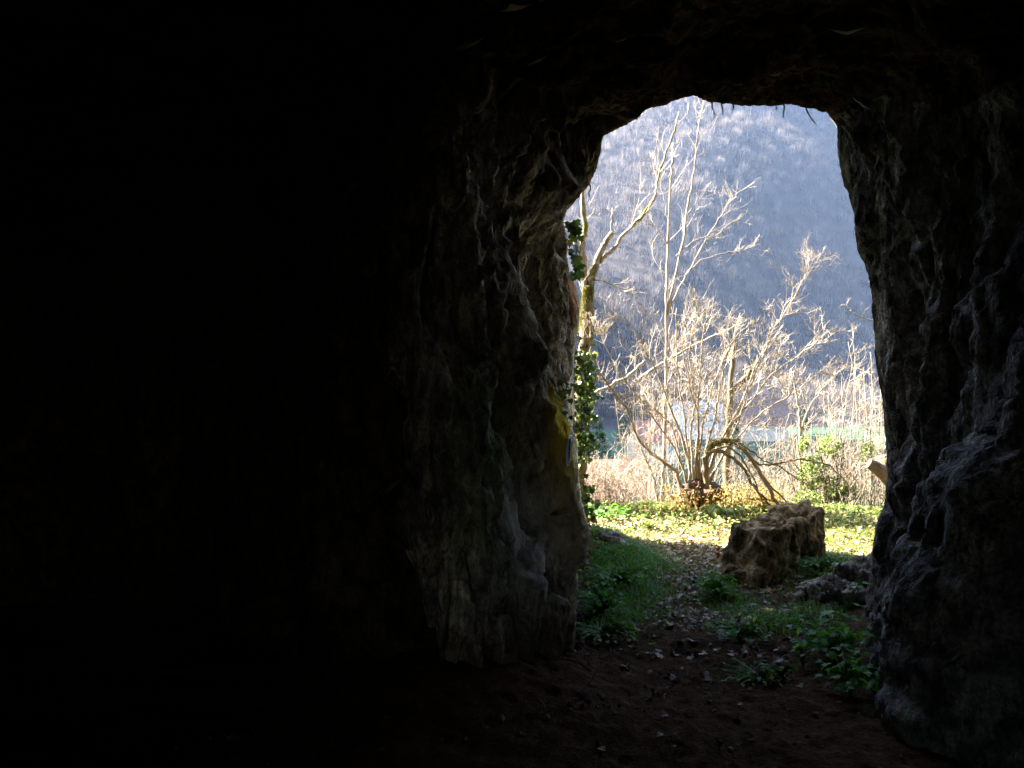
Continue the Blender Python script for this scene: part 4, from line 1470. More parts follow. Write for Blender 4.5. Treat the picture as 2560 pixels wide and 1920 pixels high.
r = np.random.default_rng(91)
n = 60000
y = r.uniform(6.3, 10.9, n)
x = r.uniform(0.3, 5.0, n)
path_w = np.exp(-((x - (1.42 + 0.1 * (y - 6))) / 0.38) ** 2) * smooth(8.6, 7.2, y)
pn = vnoise(np.stack([x * 1.6, y * 1.6, x * 0], -1), 15) + 0.5 * vnoise(np.stack([x * 5, y * 5, x * 0], -1), 16)
dens = smooth(-0.25, 0.5, pn) * (1 - path_w) * smooth(6.4, 7.4, y + 0.4 * pn)
keep = (r.uniform(size=n) < dens * 0.8) & ~in_cave_rock(x, y)
x, y = x[keep], y[keep]
g_ = Geo()
blades(g_, x, y, r.uniform(0.02, 0.07, len(x)) * (1 + smooth(9.5, 10.6, y)), r, 0.8)
tag(g_.build('grass', MAT['grass'], None, False), 'short bright grass growing through the leaves on the sunlit terrace', 'grass', kind='stuff')

# shaded grass on the banks
r = np.random.default_rng(92)
xs_, ys_ = [], []
for (cx, cy_, sx, sy, cnt) in [(0.80, 7.2, 0.28, 0.6, 5200), (0.75, 6.4, 0.16, 0.35, 3600), (0.62, 5.75, 0.14, 0.22, 2600), (1.05, 7.6, 0.22, 0.3, 2600), (0.95, 6.9, 0.12, 0.4, 1100), (2.45, 6.9, 0.2, 0.4, 1600),
                               (2.75, 6.7, 0.16, 0.3, 1500), (1.62, 6.35, 0.10, 0.2, 900), (1.78, 5.6, 0.16, 0.2, 800), (2.2, 5.9, 0.2, 0.2, 500), (2.9, 7.2, 0.2, 0.3, 900)]:
    xs_.append(r.normal(cx, sx, cnt)); ys_.append(r.normal(cy_, sy, cnt))
x = np.concatenate(xs_); y = np.concatenate(ys_)
keep = ~in_cave_rock(x - 0.03, y)
x, y = x[keep], y[keep]
g_ = Geo()
blades(g_, x, y, r.uniform(0.02, 0.085, len(x)), r, 1.1)
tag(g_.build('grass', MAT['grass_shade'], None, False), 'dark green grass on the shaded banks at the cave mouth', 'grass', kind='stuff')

# low leafy ground cover at the terrace edge
r = np.random.default_rng(93)
n = 9000
y = r.uniform(8.4, 11.0, n)
x = r.uniform(0.4, 5.2, n)
dens = smooth(8.8, 10.4, y) * 0.9 + 0.25 * (vnoise(np.stack([x * 2, y * 2, x * 0], -1), 18) > 0.2)
keep = (r.uniform(size=n) < dens) & ~in_cave_rock(x, y)
x, y = x[keep], y[keep]
n = len(x)
g_ = Geo()
scatter(g_, 'ovate', on_ground(x, y, 0) + np.stack([np.zeros(n), np.zeros(n), r.uniform(0.01, 0.10, n)], -1), r.uniform(0.03, 0.07, n), r.uniform(0, 6.28, n), r.normal(0.1, 0.5, n), r.normal(0, 0.5, n), np.clip(r.normal(0.5, 0.3, n), 0, 1))
tag(g_.build('ground_cover', MAT['cover'], None, False), 'low bright green leafy ground cover along the terrace edge', 'ground cover', kind='stuff')

# dry yellow weeds under the hazel
r = np.random.default_rng(94)
g_ = Geo()
for _ in range(520):
    px = r.uniform(1670, 1960)
    d = r.uniform(10.0, 11.0)
    x = (px - 1280) / F * d
    z0 = float(gz_coarse(np.array([x]), np.array([d]))[0])
    h = r.uniform(0.12, 0.42)
    st = wander((x, d, z0), (r.normal() * 0.35, r.normal() * 0.3, 1), h, 4, 0.15, 0.05, r)
    g_.tube(st, np.linspace(0.0035, 0.002, 5), 3, r.uniform(), False)
    k = 7
    pp_ = st[r.integers(1, 5, k)] + r.normal(size=(k, 3)) * 0.02
    scatter(g_, 'ovate', pp_, r.uniform(0.02, 0.045, k), r.uniform(0, 6.28, k), r.normal(0, 0.6, k), r.normal(0, 0.6, k), r.uniform(0, 1, k))
tag(g_.build('weeds', MAT['weed'], None, False), 'dry yellowing weeds round the foot of the hazel', 'weeds', kind='stuff')

# ivy covered bush
ib = thing('ivy_bush', 'rounded bush overgrown with sunlit green ivy in front of the right thicket', 'bush', P(2045, 1290, 11.0))
g_ = Geo()
r = np.random.default_rng(95)
for (px, py, d, rx, rz, cnt) in [(2030, 1190, 11.0, 0.24, 0.40, 900), (2075, 1120, 11.1, 0.22, 0.22, 450), (2100, 1230, 10.9, 0.30, 0.24, 650), (2020, 1250, 10.8, 0.25, 0.16, 400), (2010, 1110, 11.0, 0.10, 0.14, 160), (2170, 1130, 11.3, 0.15, 0.2, 200)]:
    c_ = P(px, py, d)
    dd = r.normal(size=(cnt, 3))
    dd /= np.linalg.norm(dd, axis=1, keepdims=True)
    p_ = c_ + dd * (r.uniform(0.5, 1.0, cnt) ** 0.6)[:, None] * np.array([rx, rx, rz]) * (0.75 + 0.5 * vnoise(dd * 3 + cnt, 6))[:, None]
    scatter(g_, 'ivy', p_, r.uniform(0.02, 0.045, cnt), r.uniform(0, 6.28, cnt), r.normal(0.5, 0.6, cnt), r.normal(0, 0.5, cnt), r.uniform(0, 1, cnt))
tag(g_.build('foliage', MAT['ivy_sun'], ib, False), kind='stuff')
g_ = Geo()
for k in range(14):
    px = r.uniform(2000, 2130)
    pts = limb_path([(px, 1295), (px + r.uniform(-20, 20), 1210), (px + r.uniform(-30, 30), r.uniform(1080, 1180))], 11.0, 8)
    g_.tube(pts, np.linspace(0.014, 0.006, 8), 5)
g_.build('stems', MAT['bark_dark'], ib)

# ------------------------------------------------------------------ boulder in the mouth
def make_boulder():
    A, B = np.array([1.86, 6.62]), np.array([2.72, 7.42])
    ax = (B - A) / np.linalg.norm(B - A)
    per = np.array([-ax[1], ax[0]])
    L = np.linalg.norm(B - A)
    cen_ = (A + B) / 2 + per * 0.10
    nph, nside, ntop = 220, 70, 40
    ph = np.linspace(0, 2 * math.pi, nph, endpoint=False)
    pw = 3.4
    rx, ry = L / 2 - 0.03, 0.25
    rr_ = (np.abs(np.cos(ph) / rx) ** pw + np.abs(np.sin(ph) / ry) ** pw) ** (-1 / pw)
    loc2 = np.stack([np.cos(ph) * rr_, np.sin(ph) * rr_], -1)

    def top_h(u, v):
        t = u / L + 0.5
        h = 0.25 + 0.15 * smooth(0.10, 0.22, t) + 0.03 * smooth(0.48, 0.52, t) + 0.055 * smooth(0.74, 0.80, t)
        return h + 0.05 * smooth(0.3, -0.3, v) * 0
    pts = []
    z_low = -0.12
    for j in range(nside):
        w = j / (nside - 1)
        pinch = 1.0 + 0.05 * math.sin(w * 3.0) - 0.05 * (1 - w) * 0
        uv = loc2 * pinch
        uv = uv + np.array([0.05 * (w - 0.35), -0.02 * w])
        uv[:, 0] += 0.16 * smooth(0.25, 1.0, w) * smooth(0.05, -0.5, uv[:, 0] / L)
        uv[:, 1] += 0.06 * w * smooth(0.0, -0.25, uv[:, 1])
        h = top_h(uv[:, 0], uv[:, 1])
        # rounded shoulder at the near-left step
        pts.append(np.column_stack([uv, z_low + (h - z_low) * w]))
    for j in range(1, ntop):
        w = 1 - j / ntop
        uv = loc2 * (1.0 + 0.05 * math.sin(3.0)) + np.array([0.05 * 0.65, -0.02])
        uv[:, 0] += 0.16 * smooth(0.05, -0.5, uv[:, 0] / L)
        uv[:, 1] += 0.06 * smooth(0.0, -0.25, uv[:, 1])
        mid_ = np.array([0.06, 0.0])
        uv = mid_ + (uv - mid_) * w
        pts.append(np.column_stack([uv, top_h(uv[:, 0], uv[:, 1]) + 0.012]))
    pts = np.array(pts)
    nr = len(pts)
    loc = pts.reshape(-1, 3)
    world_ = np.column_stack([cen_[0] + loc[:, 0] * ax[0] + loc[:, 1] * per[0], cen_[1] + loc[:, 0] * ax[1] + loc[:, 1] * per[1], loc[:, 2]])
    grid = world_.reshape(nr, nph, 3)
    d0_ = np.gradient(grid, axis=0)
    d1_ = np.roll(grid, -1, 1) - np.roll(grid, 1, 1)
    nn_ = np.cross(d1_, d0_)
    nn_ /= np.linalg.norm(nn_, axis=2, keepdims=True) + 1e-9
    q_ = world_ * np.array([1, 1, 0.5])
    f1_, e1_ = facet(world_ * np.array([6, 6, 3.6]) + 0.3 * vnoise(world_ * 5, 57)[:, None], 58)
    f2_, e2_ = facet(world_ * np.array([20, 20, 9]) + 0.3 * vnoise(world_ * 15, 59)[:, None], 60)
    dsp = 0.030 * fbm(q_ * 3.6, 3, 51) + 0.060 * f1_ - 0.014 * np.exp(-e1_ / 0.10) + 0.016 * f2_ - 0.004 * np.exp(-e2_ / 0.10) + 0.007 * fbm(world_ * np.array([20, 20, 13]), 2, 53, 0.6)
    world_ = world_ + nn_.reshape(-1, 3) * dsp[:, None]
    i = np.arange(nr - 1)[:, None] * nph
    j = np.arange(nph)[None, :]
    k = (j + 1) % nph
    q4 = np.stack([i + j, i + k, i + nph + k, i + nph + j], -1).reshape(-1, 4)
    last = (nr - 1) * nph
    cpt = world_[last:].mean(0)
    V_ = np.concatenate([world_, [cpt]])
    t3 = np.stack([last + np.arange(nph), last + (np.arange(nph) + 1) % nph, np.full(nph, len(V_) - 1)], -1)
    return V_, t3, q4


bV, bT, bQ = make_boulder()
o_b = np.array([2.2, 7.1, 0.0])
bo = obj('boulder', mesh_arrays('boulder', bV - o_b, bT, bQ), MAT['boulder'])
bo.location = tuple(o_b)
tag(bo, 'large rugged brown boulder with stepped top standing in the cave mouth', 'boulder')

# rocks at the foot of the right wall and the left bank
for (px, py, d, rad_, sd, lab) in [
        (2092, 1510, 6.05, (0.15, 0.13, 0.15), 21, 'grey pitted rock behind the green sapling at the foot of the right wall'),
        (2128, 1482, 6.3, (0.14, 0.13, 0.17), 22, 'grey rock wedged between the pitted rock and the right wall'),
        (2050, 1500, 6.2, (0.13, 0.12, 0.13), 23, 'mossy rounded rock nearest the boulder at the right'),
        (2060, 1610, 5.35, (0.16, 0.12, 0.06), 24, 'flat pale stone heap beside the lower green plants'),
        (1526, 1376, 7.55, (0.16, 0.14, 0.13), 25, 'weathered stone on top of the grassy bank below the left rock edge'),
        (2165, 1430, 7.0, (0.10, 0.10, 0.11), 26, 'dark mossy rock at the outer foot of the right wall')]:
    o_ = noise_blob('rock', P(px, py, d), rad_, 'rock_small', sd, (56, 36), 0.30, 1.8, None, 3.2, 0.10)
    tag(o_, lab, 'rock')

# cut log behind the right edge
lg = thing('log', 'cut log end jutting out from behind the right rock edge', 'log', P(2215, 1185, 8.6))
pts = catmull(np.array([P(2172, 1158, 8.6), P(2195, 1172, 8.6), P(2222, 1196, 8.7), P(2260, 1230, 8.9), P(2300, 1262, 9.1)]), 16)
g_ = Geo()
g_.tube(pts, (0.055 + 0.05 * np.linspace(0, 1, 16)) * (1 + 0.06 * np.random.default_rng(3).normal(size=16)), 14, 0, False)
g_.build('bark', MAT['wood_cut'], lg)
g_ = Geo()
e = pts[0]
dirn = unit(pts[0] - pts[1])
a1 = unit(np.cross(dirn, (0, 0, 1)))
a2 = np.cross(dirn, a1)
th = np.linspace(0, 2 * math.pi, 18, endpoint=False)
rim = e + 0.056 * (np.cos(th)[:, None] * a1 + np.sin(th)[:, None] * a2)
g_.poly(np.concatenate([rim, [e + dirn * 0.015]]), [(k, (k + 1) % 18, 18) for k in range(18)])
g_.build('cut_end', MAT['wood_cut'], lg)

# broken branch with rusty leaves left of the boulder
db = thing('fallen_branch', 'thin fallen branch with rusty brown leaves leaning on the boulder', 'branch', P(1800, 1385, 7.7))
g_ = Geo()
g_.tube(limb_path([(1850, 1345), (1825, 1362), (1803, 1378)], 7.5, 8), np.linspace(0.012, 0.009, 8), 6)
g_.build('stem', MAT['bark_hazel'], db)
g_ = Geo()
g_.tube(limb_path([(1858, 1356), (1840, 1370), (1828, 1378)], 7.45, 8), np.linspace(0.010, 0.007, 8), 6)
g_.build('stem', MAT['bark_hazel'], db)
MAT['rust'] = plain_material('rust', (0.20, 0.065, 0.02), 0.7, 0.3, 40)
r = np.random.default_rng(97)
for k in range(12):
    g_ = Geo()
    p_ = P(r.uniform(1795, 1842), r.uniform(1374, 1386), 7.6)
    scatter(g_, 'maple', p_[None], np.array([r.uniform(0.05, 0.08)]), np.array([r.uniform(0, 6.28)]), np.array([r.normal(0.4, 0.5)]), np.array([r.normal(0, 0.5)]), np.array([0.3]), np.array([2.0]))
    g_.build('leaf', MAT['rust'], db, False)


# ------------------------------------------------------------------ green plants, ivy and fern
def plant(name, label, base, n_leaf, height, spread, kind, size, mat, seed, group=None, cat='plant', droop=0.3):
    r = np.random.default_rng(seed)
    t_ = thing(name, label, cat, base, group)
    sg = Geo()
    meshes = []
    for v_ in range(4):
        g_ = Geo()
        scatter(g_, kind, np.zeros((1, 3)), np.array([1.0]), np.array([0.0]), np.array([0.0]), np.array([0.0]), np.array([(v_ + 0.5) / 4]), np.array([r.uniform(0.6, 1.8)]))
        meshes.append(g_.mesh('leaf', smooth=False))
    for k in range(n_leaf):
        a = r.uniform(0, 2 * math.pi)
        q_ = r.uniform(0.15, 1.0) ** 0.6 * spread
        tip = np.array([math.cos(a) * q_, math.sin(a) * q_, height * r.uniform(0.45, 1.0)])
        mid = tip * np.array([0.35, 0.35, 0.75])
        st = catmull(np.array([np.zeros(3), mid, tip]), 6)
        sg.tube(st, np.linspace(0.004, 0.0018, 6), 3, 0.5, False)
        o_ = obj('leaf', meshes[k % 4], MAT[mat], t_)
        o_.location = tuple(tip)
        o_.rotation_euler = (r.normal(-droop, 0.35), r.normal(0, 0.35), a - math.pi / 2 + r.normal(0, 0.5))
        s = size * r.uniform(0.65, 1.25)
        o_.scale = (s, s, s)
    obj('stems', sg.mesh('stems'), MAT[mat], t_)
    return t_


def gp(px, py):
    """ground point seen at a photo pixel"""
    d = 1.6 * F / max(py - 960, 1)
    for _ in range(6):
        x = (px - 1280) / F * d
        d = (1.6 - float(gz(np.array([x]), np.array([d]))[0])) * F / (py - 960)
    x = (px - 1280) / F * d
    return np.array([x, d, float(gz(np.array([x]), np.array([d]))[0])])


ms = thing('maple_sapling', 'green sapling with large lobed leaves leaning out from the right rocks', 'sapling', P(2118, 1640, 5.35))
r = np.random.default_rng(98)
g_ = Geo()
stem_pts = limb_path([(2120, 1640), (2118, 1600), (2112, 1565), (2106, 1535)], 5.35, 8)
g_.tube(stem_pts, np.linspace(0.006, 0.003, 8), 5, 0.5, False)
leafs = [(2078, 1578, 0.125, 2.9, -0.9, 0.0), (2086, 1528, 0.11, 1.7, -0.25, 0.2), (2068, 1547, 0.07, 2.0, -0.3, 0.0), (2112, 1540, 0.08, -1.2, -0.3, 0.1), (2128, 1545, 0.07, -1.6, -0.2, 0.2),
         (2140, 1512, 0.06, -1.2, -0.2, 0.0), (2100, 1556, 0.07, 2.8, -0.6, 0.0), (2150, 1470, 0.05, -1.2, -0.1, 0.0), (2160, 1458, 0.06, -1.4, -0.1, 0.0), (2146, 1460, 0.06, 1.4, -0.1, 0.0)]
g0 = Geo()
scatter(g0, 'maple', np.zeros((1, 3)), np.array([1.0]), np.array([0.0]), np.array([0.0]), np.array([0.0]), np.array([0.75]), np.array([1.0]))
lm = g0.mesh('leaf', smooth=False)
for (px, py, s, yaw, pit, rol) in leafs:
    p_ = P(px, py, 5.3)
    o_ = obj('leaf', lm, MAT['herb'], ms)
    o_.location = tuple(p_ - np.array(ms.location))
    o_.rotation_euler = (pit, rol, yaw)
    o_.scale = (s,) * 3
    g_.tube(np.array([stem_pts[min(7, max(0, int((1640 - py) / 15)))], p_]), [0.003, 0.002], 3, 0.5, False)
g_.build('stem', MAT['herb'], ms)

plant('leafy_plant', 'low clump of lobed green leaves under the sapling by the right wall', gp(2085, 1650), 60, 0.16, 0.20, 'maple', 0.058, 'herb', 301)
plant('leafy_plant', 'green leafy clump lowest at the foot of the right wall', gp(2125, 1740), 46, 0.17, 0.15, 'maple', 0.05, 'herb', 302)
plant('leafy_plant', 'small lone seedling left of the lobed leaf clump', gp(2008, 1678), 16, 0.12, 0.045, 'ovate', 0.035, 'herb', 303, droop=0.0)
plant('leafy_plant', 'bushy green plant hugging the left foot of the boulder', gp(1792, 1500), 80, 0.20, 0.14, 'ovate', 0.05, 'herb', 304)
plant('leafy_plant', 'green plant growing over the rocks beside the boulder at the right', P(2110, 1478, 6.25), 60, 0.10, 0.20, 'ovate', 0.05, 'herb', 305)
plant('leafy_plant', 'bright green clump in the middle of the brown floor', gp(1850, 1600), 70, 0.11, 0.22, 'ovate', 0.042, 'herb', 306)
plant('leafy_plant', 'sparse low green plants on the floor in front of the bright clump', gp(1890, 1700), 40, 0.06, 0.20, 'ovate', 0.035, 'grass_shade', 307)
plant('leafy_plant', 'dense bright green tuft at the foot of the left pillar', gp(1497, 1545), 130, 0.20, 0.17, 'ovate', 0.04, 'herb', 308, droop=0.0)
plant('leafy_plant', 'dark green plants growing below the left bank', gp(1530, 1470), 110, 0.15, 0.26, 'ovate', 0.045, 'grass_shade', 309)
plant('leafy_plant', 'trailing green weeds at the edge of the dirt floor left of the path', gp(1500, 1590), 80, 0.07, 0.24, 'ovate', 0.035, 'grass_shade', 310)
plant('leafy_plant', 'green weeds growing in the shade at the right foot of the boulder', gp(2045, 1430), 70, 0.12, 0.20, 'ovate', 0.04, 'grass_shade', 311)
plant('leafy_plant', 'faint green leaves low on the dark right wall', P(2370, 1745, 4.1), 16, 0.08, 0.10, 'maple', 0.05, 'herb', 312)
plant('leafy_plant', 'bluish green leafy rosette at the sunlit terrace edge', gp(1815, 1292), 60, 0.14, 0.25, 'ovate', 0.10, 'cover', 313)
plant('leafy_plant', 'dark green leafy clump at the left corner of the terrace', gp(1505, 1300), 70, 0.16, 0.28, 'ovate', 0.08, 'grass_shade', 314)
plant('grass_tuft', 'domed tuft of grass on the sunlit terrace near the left bank', gp(1622, 1328), 60, 0.11, 0.10, 'ovate', 0.03, 'cover', 315, droop=-0.6)
plant('leafy_plant', 'faint green tuft on the dark dirt floor', gp(1955, 1700), 30, 0.09, 0.09, 'ovate', 0.035, 'grass_shade', 316)

# fern on the left wall
p_, n_ = hit(1372, 1285, 0.02)
if p_ is not None:
    fe = thing('fern', 'small green fern on the ledge of the left wall', 'fern', p_)
    r = np.random.default_rng(99)
    for k in range(9):
        a = r.uniform(-1.9, 0.3)
        L_ = r.uniform(0.10, 0.18)
        t_ = np.linspace(0, 1, 8)
        ctr = np.stack([math.cos(a) * L_ * t_ * 0.8 + 0.02, math.sin(a) * L_ * t_ * 0.8 - 0.01, L_ * (0.7 * t_ - 0.6 * t_ * t_)], -1)
        g_ = Geo()
        g_.tube(ctr, np.linspace(0.002, 0.001, 8), 3, 0.5, False)
        k_ = 14
        tt = np.linspace(0.1, 1, k_)
        pos_ = np.stack([np.interp(tt, t_, ctr[:, c__]) for c__ in range(3)], -1)
        for s in (-1, 1):
            scatter(g_, 'ovate', pos_, 0.035 * (1.1 - tt * 0.8), np.full(k_, a - math.pi / 2 + s * 1.2), np.full(k_, -0.2), np.zeros(k_), r.uniform(0, 1, k_))
        obj('frond', g_.mesh('frond', smooth=False), MAT['moss'], fe)


def ivy_vine(label, stems, n_leaf, size, seed, spread=0.07, mat='ivy'):
    r = np.random.default_rng(seed)
    base = P(*stems[0][0])
    t_ = thing('ivy_vine', label, 'ivy', base)
    ms_ = []
    for v_ in range(4):
        g_ = Geo()
        scatter(g_, 'ivy', np.zeros((1, 3)), np.array([1.0]), np.array([0.0]), np.array([0.0]), np.array([0.0]), np.array([v_ / 3]), np.array([r.uniform(0.5, 1.5)]))
        ms_.append(g_.mesh('leaf', smooth=False))
    paths = []
    for s in stems:
        pts = limb_path(s, None, 24)
        pts += r.normal(size=pts.shape) * 0.008
        paths.append(pts)
        g_ = Geo()
        g_.tube(pts, np.linspace(0.007, 0.003, 24), 4)
        g_.build('stem', MAT['bark_dark'], t_)
    for k in range(n_leaf):
        pts = paths[r.integers(len(paths))]
        p__ = pts[r.integers(len(pts))] + r.normal(size=3) * np.array([spread, spread, spread * 0.6])
        o_ = obj('leaf', ms_[r.integers(4)], MAT[mat], t_)
        o_.location = tuple(p__ - np.array(t_.location))
        o_.rotation_euler = (r.normal(-1.3, 0.4), r.normal(0, 0.3), r.normal(math.pi, 0.7))
        s = size * r.uniform(0.6, 1.25)
        o_.scale = (s, s, s)
    return t_


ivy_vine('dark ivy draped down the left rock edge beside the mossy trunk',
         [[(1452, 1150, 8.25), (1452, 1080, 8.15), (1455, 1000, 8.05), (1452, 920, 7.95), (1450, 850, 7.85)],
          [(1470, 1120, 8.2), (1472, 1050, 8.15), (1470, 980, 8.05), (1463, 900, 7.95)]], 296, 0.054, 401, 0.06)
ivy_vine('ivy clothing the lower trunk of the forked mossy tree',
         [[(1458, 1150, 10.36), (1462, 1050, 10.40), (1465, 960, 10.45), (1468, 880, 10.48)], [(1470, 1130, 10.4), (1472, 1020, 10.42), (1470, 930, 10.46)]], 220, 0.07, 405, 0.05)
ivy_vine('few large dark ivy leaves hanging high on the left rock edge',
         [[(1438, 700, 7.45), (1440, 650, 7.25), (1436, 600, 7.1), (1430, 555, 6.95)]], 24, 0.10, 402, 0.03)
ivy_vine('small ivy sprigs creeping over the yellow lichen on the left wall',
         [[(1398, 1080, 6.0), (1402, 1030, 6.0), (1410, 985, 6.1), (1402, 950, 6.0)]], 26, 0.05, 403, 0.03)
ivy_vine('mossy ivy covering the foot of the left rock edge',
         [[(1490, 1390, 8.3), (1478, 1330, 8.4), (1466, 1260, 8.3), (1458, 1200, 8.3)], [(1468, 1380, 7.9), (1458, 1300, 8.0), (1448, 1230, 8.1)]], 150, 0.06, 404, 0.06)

# ------------------------------------------------------------------ single fallen leaves in the shade, pebbles
fall = []
for v_ in range(6):
    g_ = Geo()
    scatter(g_, ('maple', 'ovate', 'maple', 'ovate', 'ovate', 'maple')[v_], np.zeros((1, 3)) + np.array([0, -0.4, 0]), np.array([1.0]), np.array([0.0]), np.array([0.0]), np.array([0.0]), np.array([0.5]), np.array([0.6 + 0.5 * v_]))
    fall.append(g_.mesh('fallen_leaf', smooth=False))
r = np.random.default_rng(120)
cnt = 0
lab_path = 'dry brown leaf lying in the shade at the cave mouth'
while cnt < 270:
    px = r.normal(1720, 190) if r.uniform() < 0.75 else r.normal(1960, 80)
    py = r.uniform(1430, 1720) if r.uniform() < 0.8 else r.uniform(1600, 1880)
    if not (1450 < px < 2110 and 1420 < py < 1900):
        continue
    if py > 1650 and r.uniform() < 0.6:
        continue
    p_ = gp(px, py)
    if in_cave_rock(p_[0], p_[1]):
        continue
    o_ = obj('fallen_leaf', fall[r.integers(6)], MAT['fallen'])
    o_.location = tuple(p_ + np.array([0, 0, 0.010]))
    o_.rotation_euler = (r.normal(0, 0.3), r.normal(0, 0.3), r.uniform(0, 6.28))
    s = r.uniform(0.03, 0.085) * (1.0 if py < 1600 else 0.8)
    o_.scale = (s, s, s)
    tag(o_, lab_path, 'leaf', 'dry leaves on the shaded floor')
    cnt += 1
ymat = [(1915, 1530, 0.09, 'yellow lobed leaf lying in front of the boulder'), (1875, 1552, 0.09, 'bright yellow leaf lying in the grass before the boulder')]
for (px, py, s, lab) in ymat:
    me_ = fall[0].copy()
    me_.materials.clear()
    o_ = obj('fallen_leaf', me_, MAT['fallen_yellow'])
    o_.location = tuple(gp(px, py) + np.array([0, 0, 0.014]))
    o_.rotation_euler = (0.15, -0.1, r.uniform(0, 6.28))
    o_.scale = (s, s, s)
    tag(o_, lab, 'leaf')

r = np.random.default_rng(121)
n = 900
x = r.uniform(-1.5, 2.6, n)
y = r.uniform(3.2, 7.5, n)
ok = ~in_cave_rock(x, y)
x, y = x[ok], y[ok]
n = len(x)
sz = r.uniform(0.004, 0.016, n) * np.where(r.uniform(size=n) < 0.06, 2.0, 1)
octa = np.array([(1, 0, 0), (0, 1, 0), (-1, 0, 0), (0, -1, 0), (0, 0, 0.7), (0, 0, -0.5)], float)
ot = np.array([(0, 1, 4), (1, 2, 4), (2, 3, 4), (3, 0, 4), (1, 0, 5), (2, 1, 5), (3, 2, 5), (0, 3, 5)])
pv = octa[None] * sz[:, None, None] * r.uniform(0.6, 1.4, (n, 6, 1)) + on_ground(x, y, 0.004)[:, None, :]
g_ = Geo()
g_.poly(pv.reshape(-1, 3), (ot[None] + (np.arange(n) * 6)[:, None, None]).reshape(-1, 3), 0.5)
tag(g_.build('pebbles', MAT['stone_pebble'], None, False), 'small pebbles and crumbs scattered on the dirt floor', 'pebbles', kind='stuff')

r = np.random.default_rng(140)
g_ = Geo()
for (x0, y0, x1, y1, cnt) in ((-0.35, 4.15, 0.42, 5.25, 260), (0.42, 5.25, 0.6, 6.4, 90), (1.75, 4.0, 2.1, 5.3, 110), (-0.2, 3.7, 1.6, 5.2, 120)):
    t_ = r.uniform(0, 1, cnt)
    off = np.abs(r.normal(0, 0.10, cnt)) + 0.03
    x = x0 + (x1 - x0) * t_ + (off if x0 < 1.5 else -off)
    y = y0 + (y1 - y0) * t_ - off * 0.6 * (x0 < 1.5)
    p_ = on_ground(x, y, 0.006)
    sz = r.uniform(0.004, 0.014, cnt) * np.where(r.uniform(size=cnt) < 0.1, 1.8, 1.0)
    for k in range(cnt):
        v = octa * sz[k] * r.uniform(0.6, 1.4, (6, 1)) * r.uniform(0.6, 1.3, 3)
        a = r.uniform(0, 6.28)
        v = v @ np.array([[math.cos(a), math.sin(a), 0], [-math.sin(a), math.cos(a), 0], [0, 0, 1]])
        g_.poly(v + p_[k], ot, 0.5)
    for k in range(cnt // 4):
        b_ = p_[r.integers(cnt)] + np.array([r.normal() * 0.05, r.normal() * 0.05, 0.004])
        g_.tube(wander(b_, (r.normal(), r.normal(), 0.05), r.uniform(0.05, 0.2), 4, 0.2, 0, r), np.full(5, 0.003), 4, 0.3, False)
tag(g_.build('rubble', MAT['stone_pebble'], None, False), 'stone crumbs and bits of stick gathered along the foot of the cave walls', 'rubble', kind='stuff')

# ------------------------------------------------------------------ trail mark painted on the left rock
def paint_patch(name, outline_rows, mat, off, parent=None):
    """outline_rows: list of (py, px_left, px_right)"""
    rowsn, colsn = 40, 6
    pys = np.linspace(outline_rows[0][0], outline_rows[-1][0], rowsn)
    l_ = np.interp(pys, [a[0] for a in outline_rows], [a[1] for a in outline_rows])
    r_ = np.interp(pys, [a[0] for a in outline_rows], [a[2] for a in outline_rows])
    rj = np.random.default_rng(len(outline_rows))
    l_ = l_ + rj.normal(size=rowsn) * 0.7
    r_ = r_ + rj.normal(size=rowsn) * 0.7
    V_ = []
    for i_ in range(rowsn):
        for j_ in range(colsn):
            p__, n__ = hit(l_[i_] + (r_[i_] - l_[i_]) * j_ / (colsn - 1), pys[i_], 0)
            V_.append(p__ + np.array([0.35, -0.93, 0.0]) * off if p__ is not None else P(l_[i_], pys[i_], 7.5))
    V_ = np.array(V_)
    return V_, grid_quads(rowsn, colsn)


tm_base, _n = hit(1426, 1125, 0.0)
if tm_base is None:
    tm_base = P(1426, 1125, 7.4)
tm = thing('trail_mark', 'white painted trail mark with a blue stripe on the left rock edge', 'trail mark', tm_base)
for (nm, rows_, mt, off) in (('white_paint', [(1088, 1422, 1428), (1105, 1417, 1429), (1130, 1414, 1428), (1150, 1414, 1426), (1164, 1416, 1422)], 'white_paint', 0.006),
                             ('blue_stripe', [(1090, 1424, 1428), (1105, 1421, 1425), (1130, 1419, 1423), (1152, 1419, 1422)], 'blue_paint', 0.012)):
    V_, q_ = paint_patch(nm, rows_, mt, off)
    obj(nm, mesh_arrays(nm, V_ - tm_base, None, q_), MAT[mt], tm)

